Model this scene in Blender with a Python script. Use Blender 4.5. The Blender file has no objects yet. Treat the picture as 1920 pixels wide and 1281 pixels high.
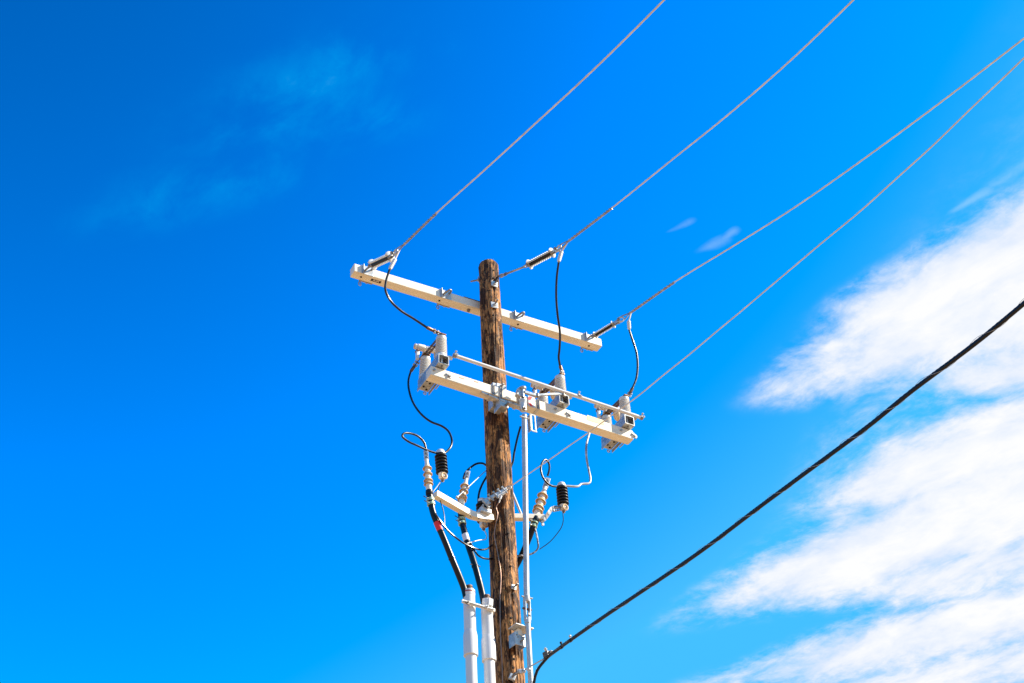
import bpy, bmesh, math, random
from mathutils import Vector, Matrix, Quaternion, noise as mnoise

# World frame: the pole stands on the origin, +X runs along its crossarms, -Y is the side the conductors leave to, +Z is up. Metres.
scene = bpy.context.scene
col = scene.collection
R = math.radians
random.seed(7)

# ------------------------------------------------------------------ camera
CAM_POS = (-5.6436, -9.7898, 1.6000)
CAM_R = Vector((0.876263, -0.479426, -0.048100)); CAM_U = Vector((-0.276585, -0.582229, 0.764533)); CAM_F = Vector((0.394542, 0.656628, 0.642788))
cd = bpy.data.cameras.new('camera'); cam = bpy.data.objects.new('camera', cd); col.objects.link(cam)
cd.sensor_width = 36; cd.lens = 50; cd.clip_start = 0.05; cd.clip_end = 9000
m3 = Matrix((CAM_R, CAM_U, -CAM_F)).transposed()
cam.matrix_world = Matrix.Translation(CAM_POS) @ m3.to_4x4()
scene.camera = cam

# ------------------------------------------------------------------ world: sky and clouds
SUN_EL = R(36); SUN_AZ = R(118)         # azimuth clockwise from +Y
world = bpy.data.worlds.new('World'); scene.world = world; world.use_nodes = True
NT = world.node_tree; NT.nodes.clear()


def link(nt, a, b): nt.links.new(a, b)


def put(nt, sock, v):
    if isinstance(v, bpy.types.NodeSocket): nt.links.new(v, sock)
    else: sock.default_value = v


def M(nt, op, a, b=0.0, c=0.0, clamp=False):
    n = nt.nodes.new('ShaderNodeMath'); n.operation = op; n.use_clamp = clamp
    put(nt, n.inputs[0], a); put(nt, n.inputs[1], b); put(nt, n.inputs[2], c)
    return n.outputs[0]


def VM(nt, op, a, b=(0, 0, 0), scale=None):
    n = nt.nodes.new('ShaderNodeVectorMath'); n.operation = op
    put(nt, n.inputs[0], a); put(nt, n.inputs[1], b)
    if scale is not None: put(nt, n.inputs['Scale'], scale)
    return n.outputs['Value'] if op in ('DOT_PRODUCT', 'LENGTH', 'DISTANCE') else n.outputs[0]


def SM(nt, v, lo, hi, a=0.0, b=1.0):
    n = nt.nodes.new('ShaderNodeMapRange'); n.interpolation_type = 'SMOOTHSTEP'
    put(nt, n.inputs[0], v)
    for i, x in enumerate((lo, hi, a, b)): put(nt, n.inputs[i + 1], x)
    return n.outputs[0]


def NOI(nt, vec, scale, detail=6, rough=0.55, dist=0.0):
    n = nt.nodes.new('ShaderNodeTexNoise'); n.inputs['Scale'].default_value = scale
    n.inputs['Detail'].default_value = detail; n.inputs['Roughness'].default_value = rough
    n.inputs['Distortion'].default_value = dist
    put(nt, n.inputs['Vector'], vec)
    return n.outputs['Fac']


def MIX(nt, f, a, b, mode='MIX'):
    n = nt.nodes.new('ShaderNodeMix'); n.data_type = 'RGBA'; n.blend_type = mode
    put(nt, n.inputs[0], f); put(nt, n.inputs[6], a); put(nt, n.inputs[7], b)
    return n.outputs[2]


sky = NT.nodes.new('ShaderNodeTexSky'); sky.sky_type = 'NISHITA'; sky.sun_disc = False
sky.sun_elevation = SUN_EL; sky.sun_rotation = SUN_AZ
sky.altitude = 0; sky.air_density = 1.0; sky.dust_density = 0.25; sky.ozone_density = 2.2
tc = NT.nodes.new('ShaderNodeTexCoord')
sep = NT.nodes.new('ShaderNodeSeparateXYZ'); link(NT, tc.outputs['Generated'], sep.inputs[0])
zz = M(NT, 'MAXIMUM', sep.outputs[2], 0.06)
comb = NT.nodes.new('ShaderNodeCombineXYZ')
link(NT, M(NT, 'DIVIDE', sep.outputs[0], zz), comb.inputs[0]); link(NT, M(NT, 'DIVIDE', sep.outputs[1], zz), comb.inputs[1])
q = comb.outputs[0]                      # a point on the flat cloud layer, in units of its height above the viewer
# the streaks of the cloud layer run along this direction
sx, sy = (0.2654, -0.9641)
wv = NT.nodes.new('ShaderNodeTexNoise'); wv.inputs['Scale'].default_value = 3.2; wv.inputs['Detail'].default_value = 4
link(NT, q, wv.inputs['Vector'])
qw = VM(NT, 'ADD', q, VM(NT, 'SCALE', VM(NT, 'SUBTRACT', wv.outputs['Color'], (0.5, 0.5, 0.5)), scale=0.10))


def streaky(k):
    c2 = NT.nodes.new('ShaderNodeCombineXYZ')
    link(NT, VM(NT, 'DOT_PRODUCT', qw, (sx, sy, 0)), c2.inputs[0]); link(NT, M(NT, 'MULTIPLY', VM(NT, 'DOT_PRODUCT', qw, (-sy, sx, 0)), k), c2.inputs[1])
    return c2.outputs[0]


n_big = NOI(NT, streaky(1.5), 4.2, 3, 0.5, 0.2)
n_mid = NOI(NT, streaky(1.6), 9.5, 9, 0.62, 0.2)
n_fine = NOI(NT, streaky(1.15), 27.0, 10, 0.68, 0.15)


def bank(c, strength=1.0, fade=1.25, warp=True):
    # a streak of cloud: tip, far end, half width at either
    x0, y0, x1, y1, w0, w1 = c
    L = math.hypot(x1 - x0, y1 - y0); ux, uy = (x1 - x0) / L, (y1 - y0) / L
    d = VM(NT, 'SUBTRACT', qw if warp else q, (x0, y0, 0))
    t = M(NT, 'DIVIDE', VM(NT, 'DOT_PRODUCT', d, (ux, uy, 0)), L)
    s = M(NT, 'ABSOLUTE', VM(NT, 'DOT_PRODUCT', d, (-uy, ux, 0)))
    tt = M(NT, 'MINIMUM', M(NT, 'MAXIMUM', t, 0.0), fade)
    w = M(NT, 'MULTIPLY_ADD', tt, w1 - w0, w0)
    m = SM(NT, M(NT, 'DIVIDE', s, w), 0.0, 1.55, 1.0, 0.0)
    m = M(NT, 'MULTIPLY', m, SM(NT, t, -0.12, 0.60))
    m = M(NT, 'MULTIPLY', m, SM(NT, t, fade, fade + 0.45, strength, 0.0))
    return m


def union(l):
    r = l[0]
    for x in l[1:]: r = M(NT, 'MAXIMUM', r, x)
    return r


BANKS = [
    bank((0.9054, 1.0247, 1.0781, 0.7115, 0.0346, 0.1447), 1.1), bank((0.9206, 0.9062, 1.0284, 0.6529, 0.0486, 0.0879), 1.30), bank((0.8958, 0.8084, 0.9605, 0.6875, 0.0194, 0.0340), 0.75), bank((1.0736, 0.9209, 1.1634, 0.7860, 0.0193, 0.0913), 1.0),
    bank((1.1178, 1.1969, 1.2754, 0.9087, 0.0433, 0.1247), 1.20), bank((1.1383, 1.0790, 1.3023, 0.9269, 0.0323, 0.1035), 0.95),
    bank((1.1209, 1.5171, 1.3725, 0.9982, 0.0356, 0.1833), 1.30), bank((1.2590, 1.3712, 1.4845, 1.1118, 0.0565, 0.1356), 0.95),
    bank((1.2452, 1.6926, 1.6001, 1.2292, 0.0439, 0.1426), 1.10), bank((1.4242, 1.6165, 1.7115, 1.3421, 0.0583, 0.1509), 0.95),
    bank((1.1426, 1.2655, 1.3628, 0.9694, 0.0828, 0.5215), 0.50),
]
WISPS = [bank((0.6999, 0.8188, 0.7191, 0.7853, 0.0039, 0.0085), 0.8, 1.0), bank((0.7136, 0.7983, 0.7227, 0.7699, 0.0037, 0.0066), 0.9, 1.0), bank((0.6637, 0.8036, 0.6750, 0.7780, 0.0022, 0.0044), 0.6, 1.0),
         bank((0.9146, 0.6481, 0.9250, 0.6086, 0.0054, 0.0099), 1.15, 1.1), bank((0.9221, 0.6100, 0.9313, 0.5613, 0.0067, 0.0110), 0.8, 1.1)]
VEILS = [bank((0.1899, 0.8875, 0.3035, 0.7486, 0.0350, 0.0450), 1.0, 1.0), bank((0.1692, 0.9491, 0.3059, 0.8018, 0.0371, 0.0395), 0.9, 1.0),
         bank((0.2447, 0.9121, 0.3585, 0.8007, 0.0282, 0.0314), 0.9, 1.0), bank((0.1245, 1.0612, 0.2719, 0.9140, 0.0242, 0.0431), 0.9, 1.0),
         bank((0.2999, 0.7637, 0.3668, 0.7072, 0.0200, 0.0256), 0.7, 1.0)]
z_big = M(NT, 'SUBTRACT', n_big, 0.5); z_mid = M(NT, 'SUBTRACT', n_mid, 0.5); z_fine = M(NT, 'SUBTRACT', n_fine, 0.5)
turb = M(NT, 'ADD', M(NT, 'MULTIPLY', z_big, 0.9), M(NT, 'ADD', M(NT, 'MULTIPLY', z_mid, 1.25), M(NT, 'MULTIPLY', z_fine, 1.05)))
body = union(BANKS)
dens = M(NT, 'ADD', body, M(NT, 'MULTIPLY', turb, M(NT, 'MULTIPLY', SM(NT, body, 0.0, 0.30), SM(NT, body, 0.65, 1.15, 1.0, 0.62))))
a_bank = SM(NT, dens, 0.02, 0.98)
wisp = union(WISPS)
a_wisp = M(NT, 'MULTIPLY', SM(NT, M(NT, 'ADD', wisp, M(NT, 'MULTIPLY', M(NT, 'ADD', z_fine, z_mid), SM(NT, wisp, 0, 0.3))), 0.05, 1.5), 0.24)
veil = union(VEILS)
a_veil = M(NT, 'MULTIPLY', veil, M(NT, 'MULTIPLY', SM(NT, M(NT, 'ADD', n_mid, M(NT, 'MULTIPLY', z_big, 0.5)), 0.34, 0.74), 0.36))
haze_sheet = bank((1.2189, 2.7190, 1.4365, 1.1034, 0.5841, 0.7249), 0.20, 1.3, False)       # thin high veil around the banks
skythin = VM(NT, 'MINIMUM', MIX(NT, haze_sheet, MIX(NT, a_veil, sky.outputs[0], (1.9, 2.55, 2.78, 1)), (2.7, 2.75, 2.78, 1)), (1.40, 2.11, 2.76))   # keeps the glow round the sun from running away under the contrast
gm = NT.nodes.new('ShaderNodeGamma'); gm.inputs[1].default_value = 3.0      # the photograph's hard contrast, over the whole sky alike
link(NT, skythin, gm.inputs[0])
hs = NT.nodes.new('ShaderNodeHueSaturation')
hs.inputs['Hue'].default_value = 0.481; hs.inputs['Saturation'].default_value = 1.085; hs.inputs['Value'].default_value = 0.232
link(NT, gm.outputs[0], hs.inputs['Color'])
CLOUD = 4.7
core = M(NT, 'ADD', SM(NT, dens, 0.50, 1.45), M(NT, 'ADD', M(NT, 'MULTIPLY', z_mid, 1.3), M(NT, 'MULTIPLY', z_big, 0.9)), clamp=True)
tint = MIX(NT, core, (0.74 * CLOUD, 0.83 * CLOUD, 1.02 * CLOUD, 1), (0.985 * CLOUD, 0.99 * CLOUD, 1.0 * CLOUD, 1))
skycol = MIX(NT, a_bank, MIX(NT, a_wisp, hs.outputs[0], (0.8 * CLOUD, 1.0 * CLOUD, 1.05 * CLOUD, 1)), tint)
bg = NT.nodes.new('ShaderNodeBackground'); link(NT, skycol, bg.inputs[0]); bg.inputs[1].default_value = 0.10
wo = NT.nodes.new('ShaderNodeOutputWorld'); link(NT, bg.outputs[0], wo.inputs[0])

# ------------------------------------------------------------------ sun and exposure
sd = bpy.data.lights.new('sun', 'SUN'); sd.energy = 5.0; sd.angle = R(0.53); sd.color = (1.0, 0.90, 0.75)
sun = bpy.data.objects.new('sun', sd); col.objects.link(sun)
S = Vector((math.sin(SUN_AZ) * math.cos(SUN_EL), math.cos(SUN_AZ) * math.cos(SUN_EL), math.sin(SUN_EL)))
sun.rotation_euler = S.to_track_quat('Z', 'Y').to_euler(); sun.location = (0, 0, 30)
vs = scene.view_settings
vs.view_transform = 'Standard'; vs.look = 'None'; vs.gamma = 1; vs.use_curve_mapping = False
vs.exposure = 1.1


# ------------------------------------------------------------------ materials
def mat(name, base, rough=0.6, metal=0.0, var=0.12, vscale=8.0, second=None, bump=0.0, bscale=60.0, stretch=None, spec=0.5, patch=0.5):
    m = bpy.data.materials.new(name); m.use_nodes = True
    nt = m.node_tree; b = nt.nodes['Principled BSDF']
    g = nt.nodes.new('ShaderNodeTexCoord').outputs['Object']
    if stretch:
        g = VM(nt, 'MULTIPLY', g, stretch)
    a = NOI(nt, g, vscale, 5, 0.6); f = NOI(nt, g, vscale * 7, 4, 0.6)
    k = M(nt, 'ADD', M(nt, 'MULTIPLY', a, 0.65), M(nt, 'MULTIPLY', f, 0.35))
    lo = tuple(max(0, c * (1 - var * 1.6)) for c in base); hi = tuple(min(1, c * (1 + var)) for c in base)
    c = MIX(nt, SM(nt, k, 0.35, 0.65), lo + (1,), hi + (1,))
    if second:
        p = SM(nt, NOI(nt, g, vscale * 2.1, 6, 0.65, 0.4), patch, patch + 0.14)
        c = MIX(nt, p, c, tuple(second) + (1,))
    link(nt, c, b.inputs['Base Color'])
    link(nt, SM(nt, k, 0.3, 0.7, max(0.03, rough - 0.1), min(1, rough + 0.1)), b.inputs['Roughness'])
    b.inputs['Metallic'].default_value = metal
    b.inputs['Specular IOR Level'].default_value = spec
    if bump:
        bn = nt.nodes.new('ShaderNodeBump'); bn.inputs['Strength'].default_value = bump; bn.inputs['Distance'].default_value = 0.004
        link(nt, NOI(nt, g, bscale, 5, 0.6), bn.inputs['Height']); link(nt, bn.outputs[0], b.inputs['Normal'])
    return m


FIBRE = mat('fibreglass_cream', (0.80, 0.735, 0.60), 0.45, 0, 0.08, 4.0, (0.66, 0.54, 0.40), 0.08, 90, stretch=(0.5, 3, 3), patch=0.60)
GALV = mat('galvanised_steel', (0.42, 0.44, 0.45), 0.42, 0.5, 0.2, 14, (0.55, 0.56, 0.57), 0.05, 120)
ZINC = mat('bright_zinc', (0.56, 0.57, 0.57), 0.42, 0.35, 0.12, 18)
DULL = mat('weathered_steel', (0.30, 0.28, 0.26), 0.5, 0.6, 0.25, 30, (0.22, 0.13, 0.08), patch=0.56)
DARK = mat('dark_steel', (0.10, 0.09, 0.085), 0.45, 0.5, 0.25, 30)
ALU = mat('aluminium_strand', (0.78, 0.73, 0.65), 0.5, 0.05, 0.10, 5, (0.66, 0.60, 0.52))
GRIP = mat('grip_strand', (0.42, 0.38, 0.35), 0.4, 0.5, 0.3, 12, (0.25, 0.20, 0.17))
POST = mat('grey_white_porcelain', (0.62, 0.61, 0.58), 0.4, 0, 0.03, 4, (0.56, 0.52, 0.46), stretch=(1, 1, 2.5), patch=0.66)
SHED = mat('pale_silicone', (0.66, 0.68, 0.68), 0.5, 0, 0.04, 12)
TAN = mat('tan_polymer', (0.66, 0.46, 0.25), 0.5, 0, 0.12, 14, (0.50, 0.29, 0.12))
CREAM = mat('cream_polymer', (0.76, 0.70, 0.60), 0.45, 0, 0.06, 14, (0.66, 0.52, 0.36), patch=0.6)
COPPER = mat('oxidised_copper', (0.20, 0.105, 0.05), 0.42, 0.6, 0.3, 22, (0.50, 0.27, 0.08), patch=0.54)
RUST = mat('rusty_collar', (0.13, 0.075, 0.05), 0.65, 0.3, 0.35, 25, (0.26, 0.13, 0.07))
RUBBER = mat('black_rubber', (0.008, 0.008, 0.010), 0.40, 0, 0.2, 20, spec=0.35)
LEAD = mat('black_lead_wire', (0.007, 0.009, 0.014), 0.27, 0, 0.2, 12, spec=0.4)
CABLE = mat('black_cable_jacket', (0.005, 0.006, 0.010), 0.34, 0, 0.2, 10, spec=0.32)
PVC = mat('white_pvc', (0.66, 0.66, 0.66), 0.38, 0, 0.03, 5, (0.55, 0.53, 0.50), stretch=(2, 2, 0.6), patch=0.63)
SLEEVE = mat('white_sleeve', (0.68, 0.68, 0.67), 0.4, 0, 0.04, 15)
PIPE = mat('zinc_pipe', (0.50, 0.52, 0.53), 0.40, 0.25, 0.10, 9, (0.40, 0.42, 0.43), stretch=(2, 2, 0.7))
RED = mat('red_vinyl', (0.72, 0.02, 0.02), 0.45, 0, 0.06, 20)
WTAPE = mat('white_vinyl', (0.76, 0.75, 0.74), 0.45, 0, 0.05, 20)
YELLOW = mat('faded_yellow_vinyl', (0.80, 0.66, 0.30), 0.5, 0, 0.08, 20)
BLACKINK = mat('black_print', (0.02, 0.015, 0.012), 0.6, 0, 0.1, 20)
PALEINK = mat('pale_print', (0.78, 0.70, 0.60), 0.6, 0, 0.05, 20)
VERDI = mat('green_patina_clamp', (0.36, 0.52, 0.40), 0.5, 0.3, 0.2, 30, (0.62, 0.52, 0.22), patch=0.52)
CUWIRE = mat('copper_wire', (0.42, 0.25, 0.18), 0.45, 0.5, 0.2, 12)
HOLE_SHADE = mat('painted_hole_shade', (0.012, 0.008, 0.006), 0.9, 0, 0.1, 20)  # near-black colour standing in for the shade inside holes


def wood_material():
    m = bpy.data.materials.new('weathered_creosote_wood'); m.use_nodes = True
    nt = m.node_tree; b = nt.nodes['Principled BSDF']
    g = nt.nodes.new('ShaderNodeTexCoord').outputs['Object']
    # long grain along the pole
    warp = nt.nodes.new('ShaderNodeTexNoise'); warp.inputs['Scale'].default_value = 2.6; warp.inputs['Detail'].default_value = 3
    link(nt, g, warp.inputs['Vector'])
    gw = VM(nt, 'ADD', g, VM(nt, 'SCALE', VM(nt, 'SUBTRACT', warp.outputs['Color'], (0.5, 0.5, 0.5)), scale=0.035))
    grain = NOI(nt, VM(nt, 'MULTIPLY', gw, (1, 1, 0.055)), 62, 6, 0.62)
    fine = NOI(nt, VM(nt, 'MULTIPLY', gw, (1, 1, 0.03)), 190, 4, 0.6)
    patchn = NOI(nt, VM(nt, 'MULTIPLY', gw, (1, 1, 0.42)), 9.5, 6, 0.66, 0.5)
    patch2 = NOI(nt, VM(nt, 'MULTIPLY', gw, (1, 1, 0.5)), 26, 5, 0.66, 0.8)
    base = MIX(nt, SM(nt, grain, 0.34, 0.62), (0.060, 0.021, 0.008, 1), (0.47, 0.200, 0.062, 1))
    base = MIX(nt, M(nt, 'MULTIPLY', SM(nt, fine, 0.46, 0.60), 0.55), base, (0.74, 0.40, 0.150, 1))
    dark = M(nt, 'MAXIMUM', SM(nt, patchn, 0.475, 0.55), M(nt, 'MULTIPLY', SM(nt, patch2, 0.52, 0.62), 0.9))
    base = MIX(nt, M(nt, 'MULTIPLY', dark, 0.93), base, MIX(nt, SM(nt, grain, 0.4, 0.62), (0.016, 0.006, 0.003, 1), (0.075, 0.028, 0.011, 1)))
    # checks: thin dark splits that run with the grain
    chk = NOI(nt, VM(nt, 'MULTIPLY', gw, (1, 1, 0.075)), 36, 4, 0.6, 0.4)
    split = SM(nt, M(nt, 'ABSOLUTE', M(nt, 'SUBTRACT', chk, 0.5)), 0.006, 0.030, 1.0, 0.0)
    split = M(nt, 'MULTIPLY', split, SM(nt, NOI(nt, VM(nt, 'MULTIPLY', g, (1, 1, 0.3)), 6, 3), 0.36, 0.46))
    base = MIX(nt, M(nt, 'MULTIPLY', split, 0.85), base, (0.022, 0.010, 0.006, 1))
    hgt = M(nt, 'SUBTRACT', M(nt, 'MULTIPLY', grain, 0.8), M(nt, 'MULTIPLY', split, 0.9))
    # knots with rings
    for (kx, ky, kz), kr, warm in KNOTS:
        dv = VM(nt, 'MULTIPLY', VM(nt, 'SUBTRACT', gw, (kx, ky, kz)), (1, 1, 0.72))
        dk = M(nt, 'DIVIDE', VM(nt, 'LENGTH', dv), kr)
        ring = M(nt, 'SINE', M(nt, 'MULTIPLY', M(nt, 'ADD', dk, M(nt, 'MULTIPLY', patch2, 1.1)), 13.0))
        inside = SM(nt, M(nt, 'ADD', dk, M(nt, 'MULTIPLY', patch2, 0.8)), 0.9, 1.6, 1.0, 0.0)
        kc = MIX(nt, SM(nt, ring, -0.3, 0.7), (0.075, 0.033, 0.015, 1), ((0.52, 0.27, 0.09, 1) if warm else (0.36, 0.19, 0.09, 1)))
        kc = MIX(nt, SM(nt, dk, 0.16, 0.3, 1.0, 0.0), kc, (0.05, 0.02, 0.008, 1))
        base = MIX(nt, M(nt, 'MULTIPLY', inside, 0.55), base, kc)
        hgt = M(nt, 'ADD', hgt, M(nt, 'MULTIPLY', M(nt, 'MULTIPLY', inside, ring), 0.25))
    link(nt, base, b.inputs['Base Color'])
    link(nt, SM(nt, grain, 0.3, 0.7, 0.62, 0.9), b.inputs['Roughness'])
    b.inputs['Specular IOR Level'].default_value = 0.25
    bn = nt.nodes.new('ShaderNodeBump'); bn.inputs['Strength'].default_value = 0.9; bn.inputs['Distance'].default_value = 0.006
    link(nt, hgt, bn.inputs['Height']); link(nt, bn.outputs[0], b.inputs['Normal'])
    return m


KNOTS = [((0.009, -0.113, 11.368), 0.045, False), ((0.032, -0.110, 11.028), 0.075, True), ((-0.035, -0.127, 7.751), 0.030, True),
         ((0.033, -0.121, 8.862), 0.05, True), ((-0.117, -0.046, 8.877), 0.04, True), ((-0.006, -0.122, 9.657), 0.05, False), ((-0.010, -0.128, 8.426), 0.06, False)]
WOOD = wood_material()


# ------------------------------------------------------------------ mesh helpers
class G:
    """Collects vertices and faces in world (or template) coordinates."""

    def __init__(s): s.v = []; s.f = []; s.sm = []

    def add(s, vs, fs, smooth=True):
        o = len(s.v); s.v += [Vector(v) for v in vs]
        for f in fs: s.f.append([i + o for i in f]); s.sm.append(smooth)
        return s

    def bm(s, bm, mtx, smooth=False):
        bm.verts.index_update()
        s.add([mtx @ v.co for v in bm.verts], [[v.index for v in f.verts] for f in bm.faces], smooth); bm.free()
        return s

    def box(s, c, dims, X=None, Y=None, Z=None, bev=0.004):
        X = Vector(X or (1, 0, 0)).normalized()
        if Z is not None:
            Z = Vector(Z); Z = (Z - X * Z.dot(X)).normalized(); Y = Z.cross(X)
        else:
            Y = Vector(Y or (0, 1, 0)); Y = (Y - X * Y.dot(X)).normalized(); Z = X.cross(Y)
        b = bmesh.new(); bmesh.ops.create_cube(b, size=1)
        for v in b.verts: v.co = Vector((v.co.x * dims[0], v.co.y * dims[1], v.co.z * dims[2]))
        bev = min(bev, min(dims) * 0.3)
        if bev > 0: bmesh.ops.bevel(b, geom=b.edges[:], offset=bev, segments=2, affect='EDGES', profile=0.5)
        mtx = Matrix.Translation(Vector(c)) @ Matrix((X, Y, Z)).transposed().to_4x4()
        return s.bm(b, mtx)

    def lathe(s, A, B, prof, seg=24, cap=True, start=0.0, sweep=2 * math.pi, up=None):
        A = Vector(A); B = Vector(B); ax = (B - A).normalized()
        u = Vector(up) if up else (Vector((0, 0, 1)) if abs(ax.z) < 0.9 else Vector((1, 0, 0)))
        u = (u - ax * u.dot(ax)).normalized(); w = ax.cross(u)
        full = abs(sweep - 2 * math.pi) < 1e-6
        n = seg if full else seg + 1
        vs = []; fs = []
        for t, r in prof:
            for i in range(n):
                a = start + sweep * i / seg
                vs.append(A + ax * t + (u * math.cos(a) + w * math.sin(a)) * r)
        for k in range(len(prof) - 1):
            for i in range(seg):
                j = (i + 1) % n
                fs.append((k * n + i, k * n + j, (k + 1) * n + j, (k + 1) * n + i))
        if cap and full:
            fs.append(tuple(reversed(range(n)))); fs.append(tuple((len(prof) - 1) * n + i for i in range(n)))
        return s.add(vs, fs)

    def rod(s, A, B, r, r2=None, seg=16, ch=None):
        L = (Vector(B) - Vector(A)).length; r2 = r if r2 is None else r2
        c = min(r, r2) * 0.18 if ch is None else ch
        return s.lathe(A, B, [(0, r - c), (c, r), (L - c, r2), (L, r2 - c)], seg)

    def tube(s, path, r, seg=10, lobes=0, pitch=0.1, depth=0.25, closed=False):
        p = [Vector(x) for x in path]; n = len(p)
        T = []
        for i in range(n):
            a = p[max(0, i - 1)] if not closed else p[i - 1]; b = p[min(n - 1, i + 1)] if not closed else p[(i + 1) % n]
            T.append((b - a).normalized())
        u = Vector((0, 0, 1)) if abs(T[0].z) < 0.9 else Vector((1, 0, 0)); u = (u - T[0] * u.dot(T[0])).normalized()
        vs = []; dist = 0.0
        for i in range(n):
            if i:
                dist += (p[i] - p[i - 1]).length
                ax = T[i - 1].cross(T[i])
                if ax.length > 1e-9:
                    u = Quaternion(ax.normalized(), T[i - 1].angle(T[i])) @ u
                u = (u - T[i] * u.dot(T[i])).normalized()
            w = T[i].cross(u); rr = r[i] if isinstance(r, (list, tuple)) else r
            ph = 2 * math.pi * dist / pitch
            for k in range(seg):
                a = 2 * math.pi * k / seg
                q_ = rr * (1 - depth * (0.5 - 0.5 * math.cos(lobes * a))) if lobes else rr
                a2 = a + (ph if lobes else 0)
                vs.append(p[i] + (u * math.cos(a2) + w * math.sin(a2)) * q_)
        fs = []
        for i in range(n if closed else n - 1):
            for k in range(seg):
                j = (k + 1) % seg; i2 = (i + 1) % n
                fs.append((i * seg + k, i * seg + j, i2 * seg + j, i2 * seg + k))
        if not closed:
            fs.append(tuple(reversed(range(seg)))); fs.append(tuple((n - 1) * seg + k for k in range(seg)))
        return s.add(vs, fs)

    def build(s, name, material, parent=None):
        me = bpy.data.meshes.new(name)
        off = ROOT_AT.get(parent.name, Vector((0, 0, 0))) if parent is not None else Vector((0, 0, 0))
        me.from_pydata([v - off for v in s.v], [], s.f)
        me.polygons.foreach_set('use_smooth', s.sm)
        b = bmesh.new(); b.from_mesh(me); bmesh.ops.recalc_face_normals(b, faces=b.faces[:]); b.to_mesh(me); b.free()
        if any(s.sm) and hasattr(me, 'set_sharp_from_angle'): me.set_sharp_from_angle(angle=R(38))
        me.materials.append(material); me.update()
        o = bpy.data.objects.new(name, me); col.objects.link(o)
        if parent is not None:
            o.parent = parent; ROOT_AT[o.name] = off
        return o


ROOT_AT = {}


def tag(o, label, cat, group=None):
    o['label'] = label; o['category'] = cat
    if group: o['group'] = group
    return o


def thing(name, label, cat, at=(0, 0, 0), group=None):
    o = bpy.data.objects.new(name, None); o.empty_display_size = 0.1; col.objects.link(o); o.location = at
    ROOT_AT[o.name] = Vector(at)
    return tag(o, label, cat, group)


def copy_tree(o, parent=None):
    c = o.copy(); col.objects.link(c)
    if parent is not None: c.parent = parent
    for ch in list(o.children): copy_tree(ch, c)
    return c


def spline(pts, step=0.02):
    """Catmull-Rom through the points, resampled."""
    p = [Vector(x) for x in pts]; p = [p[0] * 2 - p[1]] + p + [p[-1] * 2 - p[-2]]
    out = []
    for i in range(1, len(p) - 2):
        a, b, c, d = p[i - 1:i + 3]
        k = max(2, int((c - b).length / step))
        # centripetal parameters keep the curve from overshooting
        t0 = 0.0; t1 = t0 + max(1e-4, (b - a).length) ** 0.5; t2 = t1 + max(1e-4, (c - b).length) ** 0.5; t3 = t2 + max(1e-4, (d - c).length) ** 0.5
        for j in range(k):
            t = t1 + (t2 - t1) * j / k
            A1 = a * ((t1 - t) / (t1 - t0)) + b * ((t - t0) / (t1 - t0)); A2 = b * ((t2 - t) / (t2 - t1)) + c * ((t - t1) / (t2 - t1)); A3 = c * ((t3 - t) / (t3 - t2)) + d * ((t - t2) / (t3 - t2))
            B1 = A1 * ((t2 - t) / (t2 - t0)) + A2 * ((t - t0) / (t2 - t0)); B2 = A2 * ((t3 - t) / (t3 - t1)) + A3 * ((t - t1) / (t3 - t1))
            out.append(B1 * ((t2 - t) / (t2 - t1)) + B2 * ((t - t1) / (t2 - t1)))
    out.append(p[-2]); return out


V = Vector
def lerp(a, b, t): return Vector(a) * (1 - t) + Vector(b) * t


def hexnut(g, c, ax, r=0.014, h=0.012):
    ax = V(ax).normalized(); g.lathe(V(c), V(c) + ax, [(0, r), (h, r)], 6)


# ------------------------------------------------------------------ ground
gme = G(); NG = 48
vs_ = []; fs_ = []
ext = [(-1 + 2 * i / NG) for i in range(NG + 1)]
for i in range(NG + 1):
    for j in range(NG + 1):
        x = math.copysign(abs(ext[i]) ** 3 * 3500, ext[i]); y = math.copysign(abs(ext[j]) ** 3 * 3500, ext[j])
        rr = math.hypot(x, y)
        vs_.append((x, y, 0 if rr < 12 else 0.25 * mnoise.noise((x * 0.03, y * 0.03, 0)) * min(1, rr / 60) - 0.05 * min(1, (rr - 12) / 30)))
for i in range(NG):
    for j in range(NG):
        a = i * (NG + 1) + j; fs_.append((a, a + NG + 1, a + NG + 2, a + 1))
gme.add(vs_, fs_)
ground = gme.build('ground', mat('dry_sandy_dirt', (0.40, 0.245, 0.115), 0.95, 0, 0.15, 0.6, (0.34, 0.20, 0.095), 0.5, 9), None)
ground['kind'] = 'structure'; ground['label'] = 'dry sandy ground around the pole'

# ------------------------------------------------------------------ the wooden pole
TOPZ = 12.185
def pole_r(z): return 0.1090 + 0.0051 * (TOPZ - z)

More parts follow.
